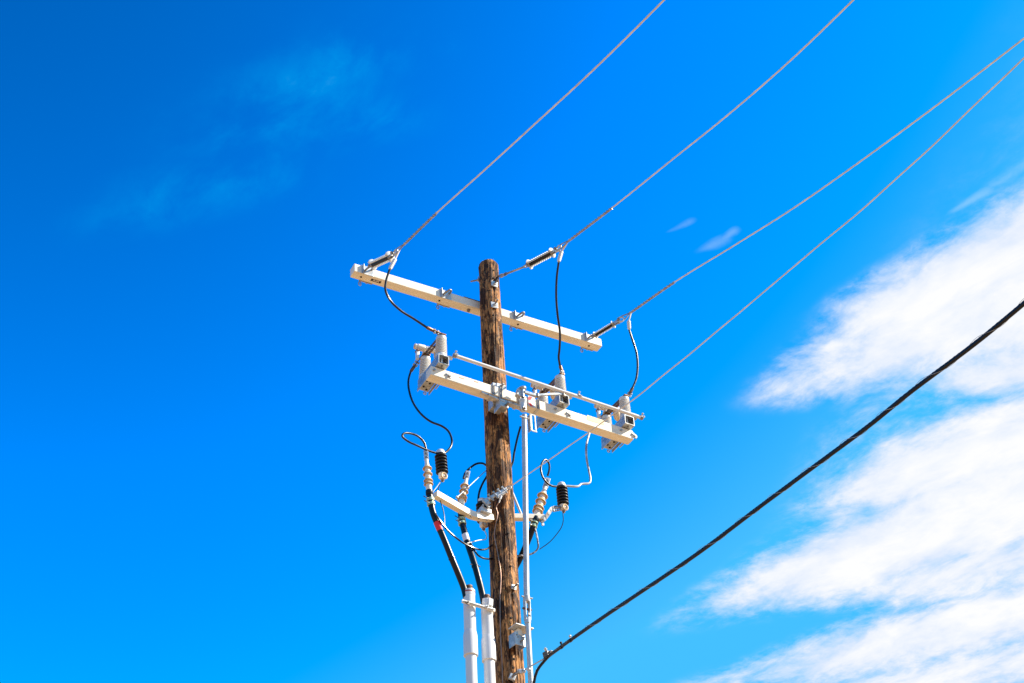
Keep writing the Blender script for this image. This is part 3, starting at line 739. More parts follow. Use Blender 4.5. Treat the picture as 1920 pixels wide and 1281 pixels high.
# ------------------------------------------------------------------ switch units
def make_switch():
    """Local frame: origin at the front bottom edge of the base, +X along the arm, -Y the front, +Z up."""
    t = thing('disconnect_switch', '', 'switch', (0, 0, 0), 'switches on the lower crossarm')
    W, H, LB_ = 0.112, 0.110, 0.462
    # channel base, open at the front end
    th = 0.007; g = G()
    sec = [(-W / 2, 0), (W / 2, 0), (W / 2, H), (-W / 2, H)]; isec = [(-W / 2 + th, th), (W / 2 - th, th), (W / 2 - th, H - th), (-W / 2 + th, H - th)]
    vs = [(x, 0, z) for x, z in sec] + [(x, LB_, z) for x, z in sec] + [(x, 0, z) for x, z in isec] + [(x, LB_, z) for x, z in isec]
    fs = []
    for k in range(4):
        j = (k + 1) % 4
        fs += [(k, j, 4 + j, 4 + k), (8 + k, 12 + k, 12 + j, 8 + j), (k, 8 + k, 8 + j, j), (4 + k, 4 + j, 12 + j, 12 + k)]
    g.add(vs, fs, False); base = g.build('base', GALV, t)
    g = G(); g.rod((0.0, 0.045, th), (0.0, 0.045, H + 0.02), 0.011); g.build('pivot_bolt', ZINC, base)
    g = G(); g.box((0.030, 0.12, H * 0.5), (0.012, 0.14, 0.02), (1, 0, 0.6), (0, 1, 0), bev=0.002); g.build('spring_arm', DULL, base)
    for (x, y) in ((0.0, 0.040), (-0.03, 0.31), (0.012, 0.33), (-0.02, 0.40), (0.025, 0.43)):
        g = G(); g.lathe((x, y, -0.0005), (x, y, -1), [(0, 0.011), (0.010 if y < 0.1 else 0.004, 0.010), (0.0101 if y < 0.1 else 0.0041, 0)], 12, cap=False); g.build('base_bolt_and_hole_shade', DULL if y < 0.1 else HOLE_SHADE, base)  # front one a real bolt, rear four dark discs painted as shaded holes
    # clamp plates that hang behind the arm and their long bolts in front
    for x in (-0.062, 0.062):
        g = G(); g.box((x, 0.325, -0.020), (0.006, 0.26, 0.040), (1, 0, 0), (0, 1, 0), bev=0.002); cp = g.build('clamp_plate', GALV, t)
        g = G(); g.rod((x * 1.15, 0.058, -0.055), (x * 1.15, 0.32, -0.055), 0.0065); hexnut(g, (x * 1.15, 0.066, -0.055), (0, -1, 0), 0.013, 0.011); g.build('bolt', GALV, cp)
    g = G(); g.tube([(0.02 + 0.014 * math.cos(a), 0.455, -0.030 + 0.014 * math.sin(a)) for a in [2 * math.pi * k / 16 for k in range(16)]], 0.005, 8, closed=True); g.build('lug_ring', GALV, t)
    # front clamp jaw on the arm face
    g = G(); g.box((0.085, 0.072, -0.070), (0.070, 0.014, 0.035), (1, 0, -0.25), (0, 1, 0), bev=0.003); jaw = g.build('clamp_jaw', ZINC, t)
    g = G(); hexnut(g, (0.092, 0.064, -0.072), (0, -1, 0), 0.014, 0.012); g.build('nut', DULL, jaw)
    # posts
    def post(y, h, nm='post_insulator'):
        pr = [(0, 0.046), (0.004, 0.060), (0.030, 0.062), (0.040, 0.058)]
        n = 9
        for k in range(n):
            z0 = 0.045 + (h - 0.085) * k / n; dz = (h - 0.085) / n; rr = 0.0585 - 0.006 * k / n
            pr += [(z0, rr - 0.019), (z0 + dz * 0.36, rr - 0.018), (z0 + dz * 0.52, rr - 0.001), (z0 + dz * 0.72, rr), (z0 + dz * 0.94, rr - 0.003)]
        pr += [(h - 0.036, 0.052), (h - 0.010, 0.051), (h - 0.003, 0.045), (h, 0.030)]
        g = G(); g.lathe((0, y, H), (0, y, H + 1), pr, 32); return g.build(nm, POST, t)
    FY, RY, PH = 0.062, 0.415, 0.275
    post(FY, PH); post(RY, PH)
    top = H + PH
    # copper blade from the front post to the rear post
    a = V((-0.012, FY + 0.02, top - 0.012)); b = V((-0.008, RY - 0.01, top + 0.018))
    ax = (b - a).normalized()
    bl = None
    for x in (-0.016, 0.016):
        g = G(); g.box((a + b) / 2 + V((x, 0, 0)), ((b - a).length, 0.008, 0.036), ax, (1, 0, 0), bev=0.002); o = g.build('blade', COPPER, t)
    for k in (0.45, 0.62, 0.80):
        c = lerp(a, b, k); g = G(); g.rod(c - V((0.030, 0, 0)), c + V((0.030, 0, 0)), 0.009); g.build('blade_pin', DULL, o)
    g = G(); g.box((0, FY, top + 0.004), (0.055, 0.11, 0.012), (1, 0, 0), (0, 1, 0), bev=0.003); g.build('terminal_pad', COPPER, t)
    g = G(); g.box((-0.01, RY, top + 0.008), (0.075, 0.11, 0.018), (1, 0, 0), (0, 1, 0), bev=0.004); jw = g.build('contact_jaw', COPPER, t)
    for x in (-0.035, 0.02):
        g = G(); g.box((x, RY - 0.03, top + 0.030), (0.010, 0.06, 0.034), (1, 0, 0), (0, 1, 0), bev=0.002); g.build('jaw_finger', TAN, jw)
    # interrupter bottle carried behind the blade
    P = V((-0.115, RY + 0.02, top + 0.125)); Q = V((0.20, RY - 0.03, top + 0.115)); ax = (Q - P).normalized()
    G().lathe(P, Q, [(0, 0.020), (0.006, 0.029), (0.022, 0.030), (0.024, 0.024), (0.034, 0.024), (0.036, 0.034), (0.10, 0.036), (0.112, 0.030)], 22).build('interrupter_head', CREAM, t)
    G().lathe(P - ax * 0.006, Q, [(0, 0.012), (0.004, 0.026), (0.010, 0.026)], 20).build('end_cap', TAN, t)
    pr = [(0.112, 0.024)]
    for k in range(5): z0 = 0.116 + 0.018 * k; pr += [(z0, 0.024), (z0 + 0.006, 0.033), (z0 + 0.010, 0.033), (z0 + 0.016, 0.024)]
    pr += [(0.21, 0.030), (0.222, 0.040), (0.290, 0.043), (0.30, 0.036)]
    G().lathe(P, Q, pr, 22).build('interrupter_tube', CREAM, t)
    # drop cone of the bottle
    c = P + ax * 0.245
    G().lathe(c, c + V((0.012, 0.01, -0.13)), [(0, 0.041), (0.05, 0.043), (0.10, 0.036), (0.115, 0.024), (0.128, 0.016)], 20).build('exhaust_cone', TAN, t)
    # support standing on the rear post
    g = G(); g.box((-0.082, RY + 0.015, top + 0.030), (0.030, 0.035, 0.14), (1, 0, 0), (0, 1, 0), bev=0.006); sp = g.build('support', PVC, t)
    g = G(); g.rod((-0.082, RY - 0.012, top + 0.072), (-0.082, RY + 0.045, top + 0.072), 0.018); g.build('support_bolt', RUST, sp)
    g = G(); g.rod((0.02, RY + 0.01, top + 0.02), (0.012, RY, top + 0.10), 0.016, 0.013); g.build('support_post', PVC, t)
    # lever at the foot of the front post
    g = G(); g.box((0.045, 0.030, H + 0.010), (0.12, 0.05, 0.010), (1, -0.2, 0), (0, 1, 0), bev=0.003); g.build('lever', GALV, t)
    # line lug at the front terminal and load lug at the rear
    return t, FY, RY, top


SW, FY, RY, STOP = make_switch()
SWPOS = [V((-0.764, -0.375, 10.204)), V((0.581, -0.375, 10.145)), V((1.352, -0.375, 10.126))]
SWLAB = ['leftmost switch on the lower crossarm, at its left end', 'middle switch on the lower crossarm, right of the operating pipe', 'rightmost switch on the lower crossarm, at its right end beyond the yellow sticker']
XL = X2.copy()
SWM = []
for i, p in enumerate(SWPOS):
    o = SW if i == 0 else copy_tree(SW)
    s = s_of(p); p = on_lo(s, LD / 2 + 0.070, LH / 2 + 0.007)      # seat it on top of the arm
    o.matrix_world = Matrix.Translation(p) @ Matrix((X2, Y2, Z2)).transposed().to_4x4()
    o['label'] = SWLAB[i]; SWM.append(Matrix.Translation(p) @ Matrix((X2, Y2, Z2)).transposed().to_4x4())

# ------------------------------------------------------------------ gang operating rod and pipe
t = thing('operating_rod', 'long white rod linking the three switches along the lower crossarm', 'rod', (-0.665, -0.440, 10.336))
A, B = V((-0.676, -0.440, 10.339)), V((1.457, -0.440, 10.271)); ax = (B - A).normalized()
G().rod(A, B, 0.0185, seg=20).build('rod', PVC, t)
for p in (A, B):
    g = G(); g.lathe(p - ax * 0.02, p + ax, [(0, 0.016), (0.004, 0.024), (0.03, 0.024), (0.036, 0.016)], 16); cp = g.build('end_clamp', DULL, t)
    for dz in (V((0, -0.02, 0.026)), V((0, -0.030, -0.01))):
        g = G(); g.rod(p + dz * 0.3, p + dz * 1.6, 0.007); hexnut(g, p + dz * 1.2, dz, 0.012, 0.010); g.build('bolt', ZINC, cp)
p = V((0.709, -0.440, 10.306)); g = G(); g.lathe(p - ax * 0.014, p + ax, [(0, 0.020), (0.003, 0.025), (0.026, 0.025), (0.03, 0.020)], 16); cp = g.build('coupling', DULL, t)
for dz in (V((0, -0.02, 0.03)), V((0.012, -0.024, -0.016))):
    g = G(); g.rod(p + dz * 0.3, p + dz * 1.4, 0.007); hexnut(g, p + dz, dz, 0.012, 0.010); g.build('bolt', ZINC, cp)
p = V((0.534, -0.440, 10.295)); g = G(); g.rod(p - V((0, 0, 0.045)), p + V((0, 0, 0.03)), 0.010); hexnut(g, p + V((0, 0, 0.024)), (0, 0, 1), 0.017, 0.014); g.build('pin', DULL, t)
dl = thing('drive_lever', 'flat grey steel lever from the operating pipe head to the middle switch', 'lever', (0.108, -0.420, 10.171))
pts = spline([(0.096, -0.410, 10.174), (0.210, -0.420, 10.165), (0.372, -0.430, 10.221), (0.548, -0.430, 10.283)], 0.02)
g = G(); n = len(pts)
vs_ = []
for i, p in enumerate(pts):
    d_ = (pts[min(n - 1, i + 1)] - pts[max(0, i - 1)]).normalized(); nrm = V((0, 0, 1)); sd_ = d_.cross(nrm).normalized(); k = 0.026 - 0.010 * i / n
    for a, b in ((-1, -1), (1, -1), (1, 1), (-1, 1)): vs_.append(p + sd_ * k * a * 0.5 + nrm * (k * 0.55) * b)
fs_ = [(0, 1, 2, 3), tuple(4 * (n - 1) + i for i in (3, 2, 1, 0))]
for i in range(n - 1):
    for k in range(4):
        j = (k + 1) % 4; fs_.append((4 * i + k, 4 * i + 4 + k, 4 * i + 4 + j, 4 * i + j))
g.add(vs_, fs_, False); g.build('bar', GALV, dl)
g = G(); p = pts[-1]; g.rod(p - V((0, 0, 0.03)), p + V((0, 0, 0.03)), 0.011); g.build('pin', DULL, dl)
g = G(); p = V((0.235, -0.430, 10.166)); g.rod(p - V((0, 0, 0.02)), p + V((0, 0, 0.02)), 0.012); g.build('pin', DULL, dl)

op = thing('operating_pipe', 'tall vertical zinc pipe that works the switches beside the pole', 'pipe', (0.049, -0.270, 7.125))
T0, T1, T2 = V((0.097, -0.380, 9.913)), V((0.041, -0.300, 7.891)), V((0.051, -0.270, 7.125))
G().rod(T0, T1, 0.0255, seg=22).build('upper_pipe', PIPE, op)
T1b = V((0.042, -0.295, 7.725)); foot = T2 + (T2 - T1b).normalized() * 0.9; foot2 = V((foot.x, foot.y, 1.2))
G().rod(T1b, T2, 0.0235, seg=22).build('lower_pipe', PIPE, op)
G().rod(T2 + (T1b - T2).normalized() * 0.002, foot2, 0.0235, seg=18).build('drop_pipe', PIPE, op)
# head: bearing, clevis and bolts
hd_ = V((0.082, -0.400, 10.189))
g = G(); g.lathe(V((0.084, -0.385, 9.951)), V((0.083, -0.395, 10.121)), [(0, 0.026), (0.008, 0.034), (0.06, 0.036), (0.10, 0.036), (0.11, 0.042), (0.125, 0.042), (0.13, 0.030)], 22); hb = g.build('bearing', ZINC, op)
g = G(); p = V((0.074, -0.415, 9.953)); hexnut(g, p, (0.2, -1, 0), 0.024, 0.02); g.rod(p, p + V((0.006, -0.034, 0)), 0.012); g.build('bolt', DULL, hb)
g = G(); g.lathe(V((0.080, -0.400, 10.109)), V((0.088, -0.400, 10.238)), [(0, 0.017), (0.10, 0.017), (0.105, 0.034), (0.118, 0.036), (0.124, 0.03), (0.128, 0.0)], 20, cap=False); g.build('shaft_head', GALV, op)
g = G(); g.box(V((0.059, -0.370, 10.176)), (0.055, 0.05, 0.10), (1, 0, -0.3), (0, 1, 0), bev=0.006); g.build('bearing_bracket', ZINC, op)
g = G(); g.rod(V((0.086, -0.400, 9.863)) + V((0.05, 0, 0)), V((0.086, -0.400, 9.863)) - V((0.05, 0, 0)), 0.009); g.build('cross_bolt', GALV, op)
# clevis coupling lower down
c = V((0.038, -0.300, 7.837)); up_ = (T1 - T1b).normalized()
g = G(); g.lathe(T1 - up_ * 0.005, T1 + up_, [(0, 0.0285), (0.004, 0.031), (0.055, 0.031), (0.06, 0.027)], 20); ck = g.build('coupling', PIPE, op)
for sg in (-1, 1):
    g = G(); g.box(lerp(T1, T1b, 0.5) + V((0.022 * sg, 0, 0)), (0.008, 0.045, (T1 - T1b).length * 1.25), (1, 0, 0), None, up_, bev=0.003); g.build('cheek', ZINC, ck)
g = G(); p = lerp(T1, T1b, 0.45); g.rod(p - V((0.045, 0, 0)), p + V((0.045, 0, 0)), 0.010); g.build('pin', RUST, ck)
g = G(); p = lerp(T1, T1b, 0.85) + V((0, -0.028, 0)); hexnut(g, p, (0, -1, 0), 0.013, 0.012); g.build('nut', DULL, ck)
g = G(); g.rod(T1 + up_ * 0.035 - V((0.055, 0.01, 0)), T1 + up_ * 0.035 + V((0.055, -0.01, 0)), 0.008); g.build('bolt', GALV, ck)
g = G(); g.lathe(T1b - up_ * 0.05, T1b + up_, [(0, 0.024), (0.003, 0.028), (0.055, 0.028), (0.06, 0.02)], 20); g.build('socket', PIPE, ck)

# guide box of the pipe, fixed to the pole
gb = thing('guide_bracket', 'white steel box bracket on the pole guiding the operating pipe', 'bracket', (0.001, -0.132, 7.589))
c = V((-0.021, -0.200, 7.536)); wbox = 0.105
g = G()
fx = V((1, 0.12, 0)).normalized()
fy_ = V((0, 0, 1)).cross(fx)
g.box(c - fy_ * 0.047, (wbox, 0.006, 0.125), fx, (0, 1, 0), bev=0.002); bx_ = g.build('front_plate', ZINC, gb)
for sg in (-1, 1):
    G().box(c + fx * (wbox / 2 - 0.003) * sg + fy_ * 0.003, (0.006, 0.094, 0.125), fx, (0, 1, 0), bev=0.002).build('side_plate', GALV, gb)
G().box(c + V((0, 0, 0.0595)) + fy_ * 0.003, (wbox - 0.013, 0.093, 0.006), fx, (0, 1, 0), bev=0.001).build('lid', GALV, gb)
for dx, dz, rr in ((-0.030, 0.030, 0.007), (-0.020, 0.012, 0.006), (0.03, 0.02, 0.006), (0.006, -0.035, 0.008)):
    g = G(); p = c + fx * dx + V((0, -0.0495, dz)); g.rod(p, p + V((0.0, -0.008, 0)), rr); g.build('bolt', DULL, bx_)
g = G(); p = c + V((0.008, -0.05, -0.02)); g.tube(spline([p, p + V((0.012, -0.03, 0.005)), p + V((0.016, -0.034, 0.03))], 0.01), 0.007, 8); g.build('hook', DULL, bx_)
c2_ = V((0.003, -0.240, 7.645))
g = G(); g.box(c2_, (0.19, 0.12, 0.008), (1, 0.10, 0.0), (0, 1, 0.0), bev=0.002); tp = g.build('guide_plate', ZINC, gb)
g = G(); g.box(c2_ + V((-0.02, 0.02, -0.04)), (0.05, 0.07, 0.07), (1, 0.1, 0), (0, 1, 0), bev=0.012); g.build('guide_bush', FIBRE, gb)

# ------------------------------------------------------------------ jumper leads
JG = 'black jumper leads'
def lead(pts, r, label, name='jumper_lead', m=LEAD, group=JG, cat='wire', sleeve=None, lug=None, step=0.02):
    t = thing(name, label, cat, pts[0], group)
    path = spline(pts, step); G().tube(path, r, 12).build('conductor', m, t)
    if sleeve:
        a, b, c3 = sleeve
        g = G(); g.tube(spline([a, lerp(a, b, 0.5), b], 0.02), 0.0085, 10); g.build('tail', ALU, t)
        A_, B_ = V(b), V(c3); L_ = (B_ - A_).length
        pr = [(0, 0.012), (0.004, 0.018)]
        for k in range(5): z0 = 0.01 + (L_ - 0.02) * k / 5; pr += [(z0, 0.020), (z0 + (L_ - 0.02) / 5 * 0.55, 0.020), (z0 + (L_ - 0.02) / 5 * 0.6, 0.0175), (z0 + (L_ - 0.02) / 5 * 0.9, 0.0175)]
        pr += [(L_ - 0.004, 0.017), (L_, 0.012)]
        g = G(); g.lathe(A_, B_, pr, 16); g.build('sleeve', SLEEVE, t)
    if lug:
        A_, B_ = V(lug[0]), V(lug[1]); d_ = (B_ - A_).normalized(); L_ = (B_ - A_).length
        g = G(); g.lathe(A_, B_, [(0, 0.012), (0.004, 0.017), (L_ * 0.45, 0.017), (L_ * 0.5, 0.012)], 12); g.build('lug_barrel', COPPER, t)
        sd_ = d_.cross(V((0, 0, 1))).normalized(); g = G(); g.box(lerp(A_, B_, 0.72), (L_ * 0.62, 0.034, 0.010), d_, sd_, bev=0.002); lg = g.build('lug_pad', COPPER, t)
        for k in (0.6, 0.85):
            g = G(); p_ = lerp(A_, B_, k); up_ = sd_.cross(d_); g.rod(p_ - up_ * 0.026, p_ + up_ * 0.026, 0.0075); hexnut(g, p_ + up_ * 0.012, up_, 0.0135, 0.011); hexnut(g, p_ - up_ * 0.012, -up_, 0.0135, 0.011); g.build('lug_bolt', GALV, lg)
    return t


TOPF = [m_ @ V((0, FY, STOP + 0.012)) for m_ in SWM]
TOPR = [m_ @ V((0, RY, STOP + 0.012)) for m_ in SWM]
# line side
lead([(-1.403, -0.500, 11.125), (-1.425, -0.470, 11.000), (-1.416, -0.440, 10.895), (-1.340, -0.400, 10.818), (-1.217, -0.370, 10.765), (-1.065, -0.340, 10.742), (-0.922, -0.330, 10.693)], 0.0115,
     'black jumper lead sweeping from the left conductor to the leftmost switch', sleeve=((-1.320, -0.561, 11.389), (-1.353, -0.520, 11.272), (-1.400, -0.500, 11.137)), lug=((-0.922, -0.330, 10.693), (-0.766, -0.310, 10.683)))
lead([(0.329, -0.880, 11.612), (0.342, -0.800, 11.475), (0.380, -0.700, 11.306), (0.429, -0.620, 11.141), (0.504, -0.520, 10.994), (0.533, -0.440, 10.851), (0.554, -0.380, 10.798), (0.594, -0.330, 10.736)], 0.0115,
     'black jumper lead hanging from the middle conductor to the middle switch', sleeve=((0.360, -1.031, 11.783), (0.365, -0.900, 11.762), (0.331, -0.880, 11.625)), lug=((0.594, -0.330, 10.736), (0.635, -0.310, 10.639)))
lead([(1.465, -0.420, 11.469), (1.505, -0.400, 11.356), (1.549, -0.380, 11.223), (1.558, -0.360, 11.057), (1.532, -0.340, 10.881), (1.474, -0.330, 10.740)], 0.0115,
     'black jumper lead hanging from the right conductor to the rightmost switch', sleeve=((1.480, -0.469, 11.680), (1.459, -0.440, 11.580), (1.466, -0.420, 11.480)), lug=((1.474, -0.330, 10.740), (1.427, -0.300, 10.632)))
# load side
lead([(-0.874, 0.120, 10.502), (-0.913, 0.100, 10.352), (-0.927, 0.060, 10.186), (-0.901, 0.020, 10.009), (-0.836, -0.020, 9.867), (-0.754, -0.060, 9.777), (-0.661, -0.100, 9.728), (-0.604, -0.120, 9.676), (-0.577, -0.140, 9.570), (-0.601, -0.160, 9.463), (-0.664, -0.170, 9.370), (-0.703, -0.180, 9.339)], 0.0105,
     'black jumper lead dropping from the leftmost switch to the left arrester', lug=((-0.877, 0.120, 10.487), (-0.802, 0.110, 10.636)))
lead([(-0.736, -0.180, 9.329), (-0.840, -0.200, 9.315), (-0.980, -0.230, 9.314), (-1.092, -0.250, 9.320), (-1.151, -0.260, 9.350), (-1.135, -0.260, 9.385), (-1.055, -0.240, 9.424), (-0.964, -0.220, 9.429), (-0.899, -0.200, 9.395), (-0.873, -0.190, 9.330)], 0.0100,
     'black looped lead between the left arrester and the left cable termination')
lead([(1.132, 0.050, 10.306), (1.046, 0.000, 10.090), (0.998, -0.050, 9.877), (0.990, -0.080, 9.711), (0.985, -0.100, 9.594), (0.960, -0.110, 9.530), (0.896, -0.110, 9.505), (0.858, -0.110, 9.488), (0.817, -0.120, 9.445), (0.699, -0.120, 9.415), (0.644, -0.120, 9.402)], 0.0105,
     'pale bent jumper lead from the rightmost switch to the right arrester', m=mat('weathered_grey_lead', (0.30, 0.31, 0.32), 0.35, 0.2, 0.3, 4, (0.55, 0.56, 0.57)))
lead([(0.594, -0.120, 9.382), (0.521, -0.130, 9.354), (0.456, -0.140, 9.361), (0.400, -0.150, 9.413), (0.383, -0.150, 9.502), (0.407, -0.150, 9.591), (0.453, -0.140, 9.643), (0.499, -0.120, 9.631), (0.506, -0.110, 9.564), (0.488, -0.100, 9.489)], 0.0100,
     'black looped lead between the right arrester and the right cable termination')
lead([(0.336, 0.100, 10.171), (0.314, 0.140, 10.045), (0.284, 0.170, 9.871), (0.271, 0.190, 9.763), (0.203, 0.200, 9.640), (0.113, 0.200, 9.633), (0.008, 0.170, 9.621), (-0.056, 0.140, 9.602), (-0.119, 0.100, 9.583), (-0.212, 0.060, 9.524), (-0.307, 0.030, 9.421), (-0.371, 0.000, 9.327), (-0.400, -0.020, 9.251)], 0.0105,
     'black lead passing behind the pole to the middle cable termination')
lead([(-0.011, 0.160, 9.584), (-0.056, 0.140, 9.476), (-0.118, 0.120, 9.359), (-0.162, 0.110, 9.248), (-0.183, 0.100, 9.138), (-0.174, 0.100, 9.062)], 0.0105,
     'black lead dropping beside the pole to the middle arrester')

# ------------------------------------------------------------------ arrester brackets
def ribbon(path, w, h, name, m, parent, updir=(0, 0, 1)):
    g = G(); n = len(path); vs = []; fs = [(0, 1, 2, 3), tuple(4 * (n - 1) + i for i in (3, 2, 1, 0))]
    for i, p in enumerate(path):
        d_ = (path[min(n - 1, i + 1)] - path[max(0, i - 1)]).normalized(); u = V(updir); u = (u - d_ * u.dot(d_)).normalized(); s_ = d_.cross(u)
        for a, b in ((-1, -1), (1, -1), (1, 1), (-1, 1)): vs.append(p + s_ * (w / 2 * a) + u * (h / 2 * b))
    for i in range(n - 1):
        for k in range(4):
            j = (k + 1) % 4; fs.append((4 * i + k, 4 * i + 4 + k, 4 * i + 4 + j, 4 * i + j))
    g.add(vs, fs, False); return g.build(name, m, parent)


lb = thing('arrester_arm', 'curved cream fibreglass arm left of the pole carrying two cable terminations', 'arm', (-0.177, -0.050, 8.847), 'arrester arms')
path = spline([(-0.777, -0.170, 8.872), (-0.643, -0.140, 8.853), (-0.497, -0.110, 8.830), (-0.366, -0.090, 8.807), ((-0.250, -0.070, 8.827)), (-0.131, -0.050, 8.859)], 0.05)
ribbon(path, 0.062, 0.058, 'beam', FIBRE, lb)
for p in ((-0.397, -0.135, 8.755), (-0.309, -0.115, 8.773), (-0.217, -0.100, 8.789)):
    g = G(); p = V(p); g.rod(p, p + V((0, -0.012, -0.006)), 0.008); g.build('bolt', DULL, lb)
g = G(); p = V((-0.230, -0.090, 8.879)); g.box(p, (0.11, 0.08, 0.05), (1, 0, -0.05), (0, 1, 0), bev=0.006); cl = g.build('pole_clamp', ZINC, lb)
for dx in (-0.03, 0.03):
    g = G(); q_ = p + V((dx, -0.03, 0.02)); g.rod(q_, q_ + V((0, -0.01, 0.035)), 0.008); hexnut(g, q_ + V((0, 0, 0.008)), (0, 0, 1), 0.015, 0.012); g.build('bolt', GALV, cl)
# strap that carries the left arrester, brace towards the pole
g = G(); g.box(lerp((-0.857, -0.190, 8.797), (-0.741, -0.190, 8.993), 0.5), ((V((-0.857, -0.190, 8.797)) - V((-0.741, -0.190, 8.993))).length, 0.03, 0.007), V((-0.741, -0.190, 8.993)) - V((-0.857, -0.190, 8.797)), (0.3, -1, 0.5), bev=0.002); g.build('arrester_strap', GALV, lb)
br = thing('brace', 'thin grey flat brace from the left arrester arm up to the pole', 'brace', (-0.527, -0.120, 8.938), 'braces at the arrester arms')
A, B = V((-0.538, -0.130, 8.923)), V((-0.085, 0.060, 9.505)); g = G(); g.box((A + B) / 2, ((B - A).length, 0.030, 0.006), B - A, (0.4, -1, 0.5), bev=0.002); g.build('flat_bar', GALV, br)
g = G(); hexnut(g, A + V((0, -0.004, 0)), (0.3, -1, 0.4), 0.015, 0.014); g.build('bolt', DULL, br)
br = thing('brace', 'short white rod brace between the pole and the right arrester arm', 'brace', (0.188, -0.060, 8.975), 'braces at the arrester arms')
A, B = V((0.122, -0.020, 9.247)), V((0.188, -0.060, 8.975)); G().rod(A, B, 0.011).build('rod', PVC, br)

rb = thing('arrester_arm', 'short straight fibreglass arm right of the pole carrying one cable termination', 'arm', (0.140, -0.020, 8.956), 'arrester arms')
A, B = V((0.070, -0.030, 8.938)), V((0.409, -0.100, 8.979)); g = G(); g.box((A + B) / 2, ((B - A).length, 0.062, 0.052), B - A, (0, 1, 0), bev=0.006); g.build('beam', FIBRE, rb)
st_ = spline([(0.371, -0.100, 8.923), (0.415, -0.110, 8.971), (0.455, -0.120, 9.036), (0.501, -0.120, 9.103), (0.562, -0.120, 9.132), (0.636, -0.120, 9.165)], 0.03)
ribbon(st_, 0.036, 0.014, 'arrester_strap', DULL, rb, (0.3, -0.6, 0.5))
for k in range(4):
    p = lerp((0.513, -0.120, 9.100), (0.586, -0.120, 9.133), k / 3); g = G(); g.rod(p - V((0, 0, 0.035)), p + V((0, 0, 0.03)), 0.0055); hexnut(g, p - V((0, 0, 0.02)), (0, 0, -1), 0.011, 0.010); g.build('bolt', GALV, rb)
for p in ((0.389, -0.130, 8.934), (0.436, -0.140, 9.013), (0.374, -0.120, 8.883)):
    g = G(); p = V(p); hexnut(g, p, (0, -1, -0.2), 0.014, 0.016); g.build('bolt', ZINC, rb)


# ------------------------------------------------------------------ arresters
def make_arrester():
    t = thing('surge_arrester', '', 'arrester', (0, 0, 0), 'black ribbed arresters')
    H = 0.215; pr = [(0, 0.034), (0.004, 0.044)]; n = 6
    for k in range(n):
        z0 = 0.008 + (H - 0.012) * k / n; dz = (H - 0.012) / n
        pr += [(z0, 0.040), (z0 + dz * 0.12, 0.054), (z0 + dz * 0.28, 0.0575), (z0 + dz * 0.40, 0.057), (z0 + dz * 0.85, 0.040)]
    pr += [(H, 0.042)]
    G().lathe((0, 0, 0), (0, 0, 1), pr, 30).build('ribbed_body', RUBBER, t)
    G().lathe((0, 0, H - 0.002), (0, 0, 1), [(0, 0.030), (0.002, 0.040), (0.026, 0.040), (0.040, 0.034), (0.050, 0.018), (0.052, 0)], 26, cap=False).build('cap', SLEEVE, t)
    G().lathe((0, 0, 0.006), (0, 0, -1), [(0, 0.030), (0.002, 0.036), (0.045, 0.034), (0.052, 0.026), (0.060, 0.024)], 22).build('base_fitting', CREAM, t)
    g = G(); g.tube([(0.026 * math.cos(a), -0.034, -0.040 + 0.030 * math.sin(a)) for a in [2 * math.pi * k / 20 for k in range(20)]], 0.008, 8, closed=True); g.build('disconnector_ring', TAN, t)
    g = G(); g.rod((0, 0, -0.055), (0, 0, -0.085), 0.010); hexnut(g, (0, 0, -0.062), (0, 0, -1), 0.018, 0.013); g.build('stud', DULL, t)
    return t


AR = make_arrester()
ARS = [((-0.707, -0.180, 9.110), (-0.720, -0.180, 9.328), 'black ribbed surge arrester left of the pole with white cap'),
       ((-0.141, 0.100, 8.898), (-0.149, 0.100, 9.117), 'black surge arrester half hidden behind the arm close to the pole'),
       ((0.625, -0.120, 9.168), (0.624, -0.120, 9.384), 'black ribbed surge arrester at the far right on a bent strap')]
for i, (a, b, lab) in enumerate(ARS):
    o = AR if i == 0 else copy_tree(AR)
    a, b = V(a), V(b); z_ = (b - a).normalized(); y_ = V((0, 1, 0)); y_ = (y_ - z_ * y_.dot(z_)).normalized(); x_ = y_.cross(z_)
    s = (b - a).length / 0.215
    o.matrix_world = Matrix.Translation(a) @ Matrix((x_, y_, z_)).transposed().to_4x4() @ Matrix.Scale(s, 4)
    o['label'] = lab


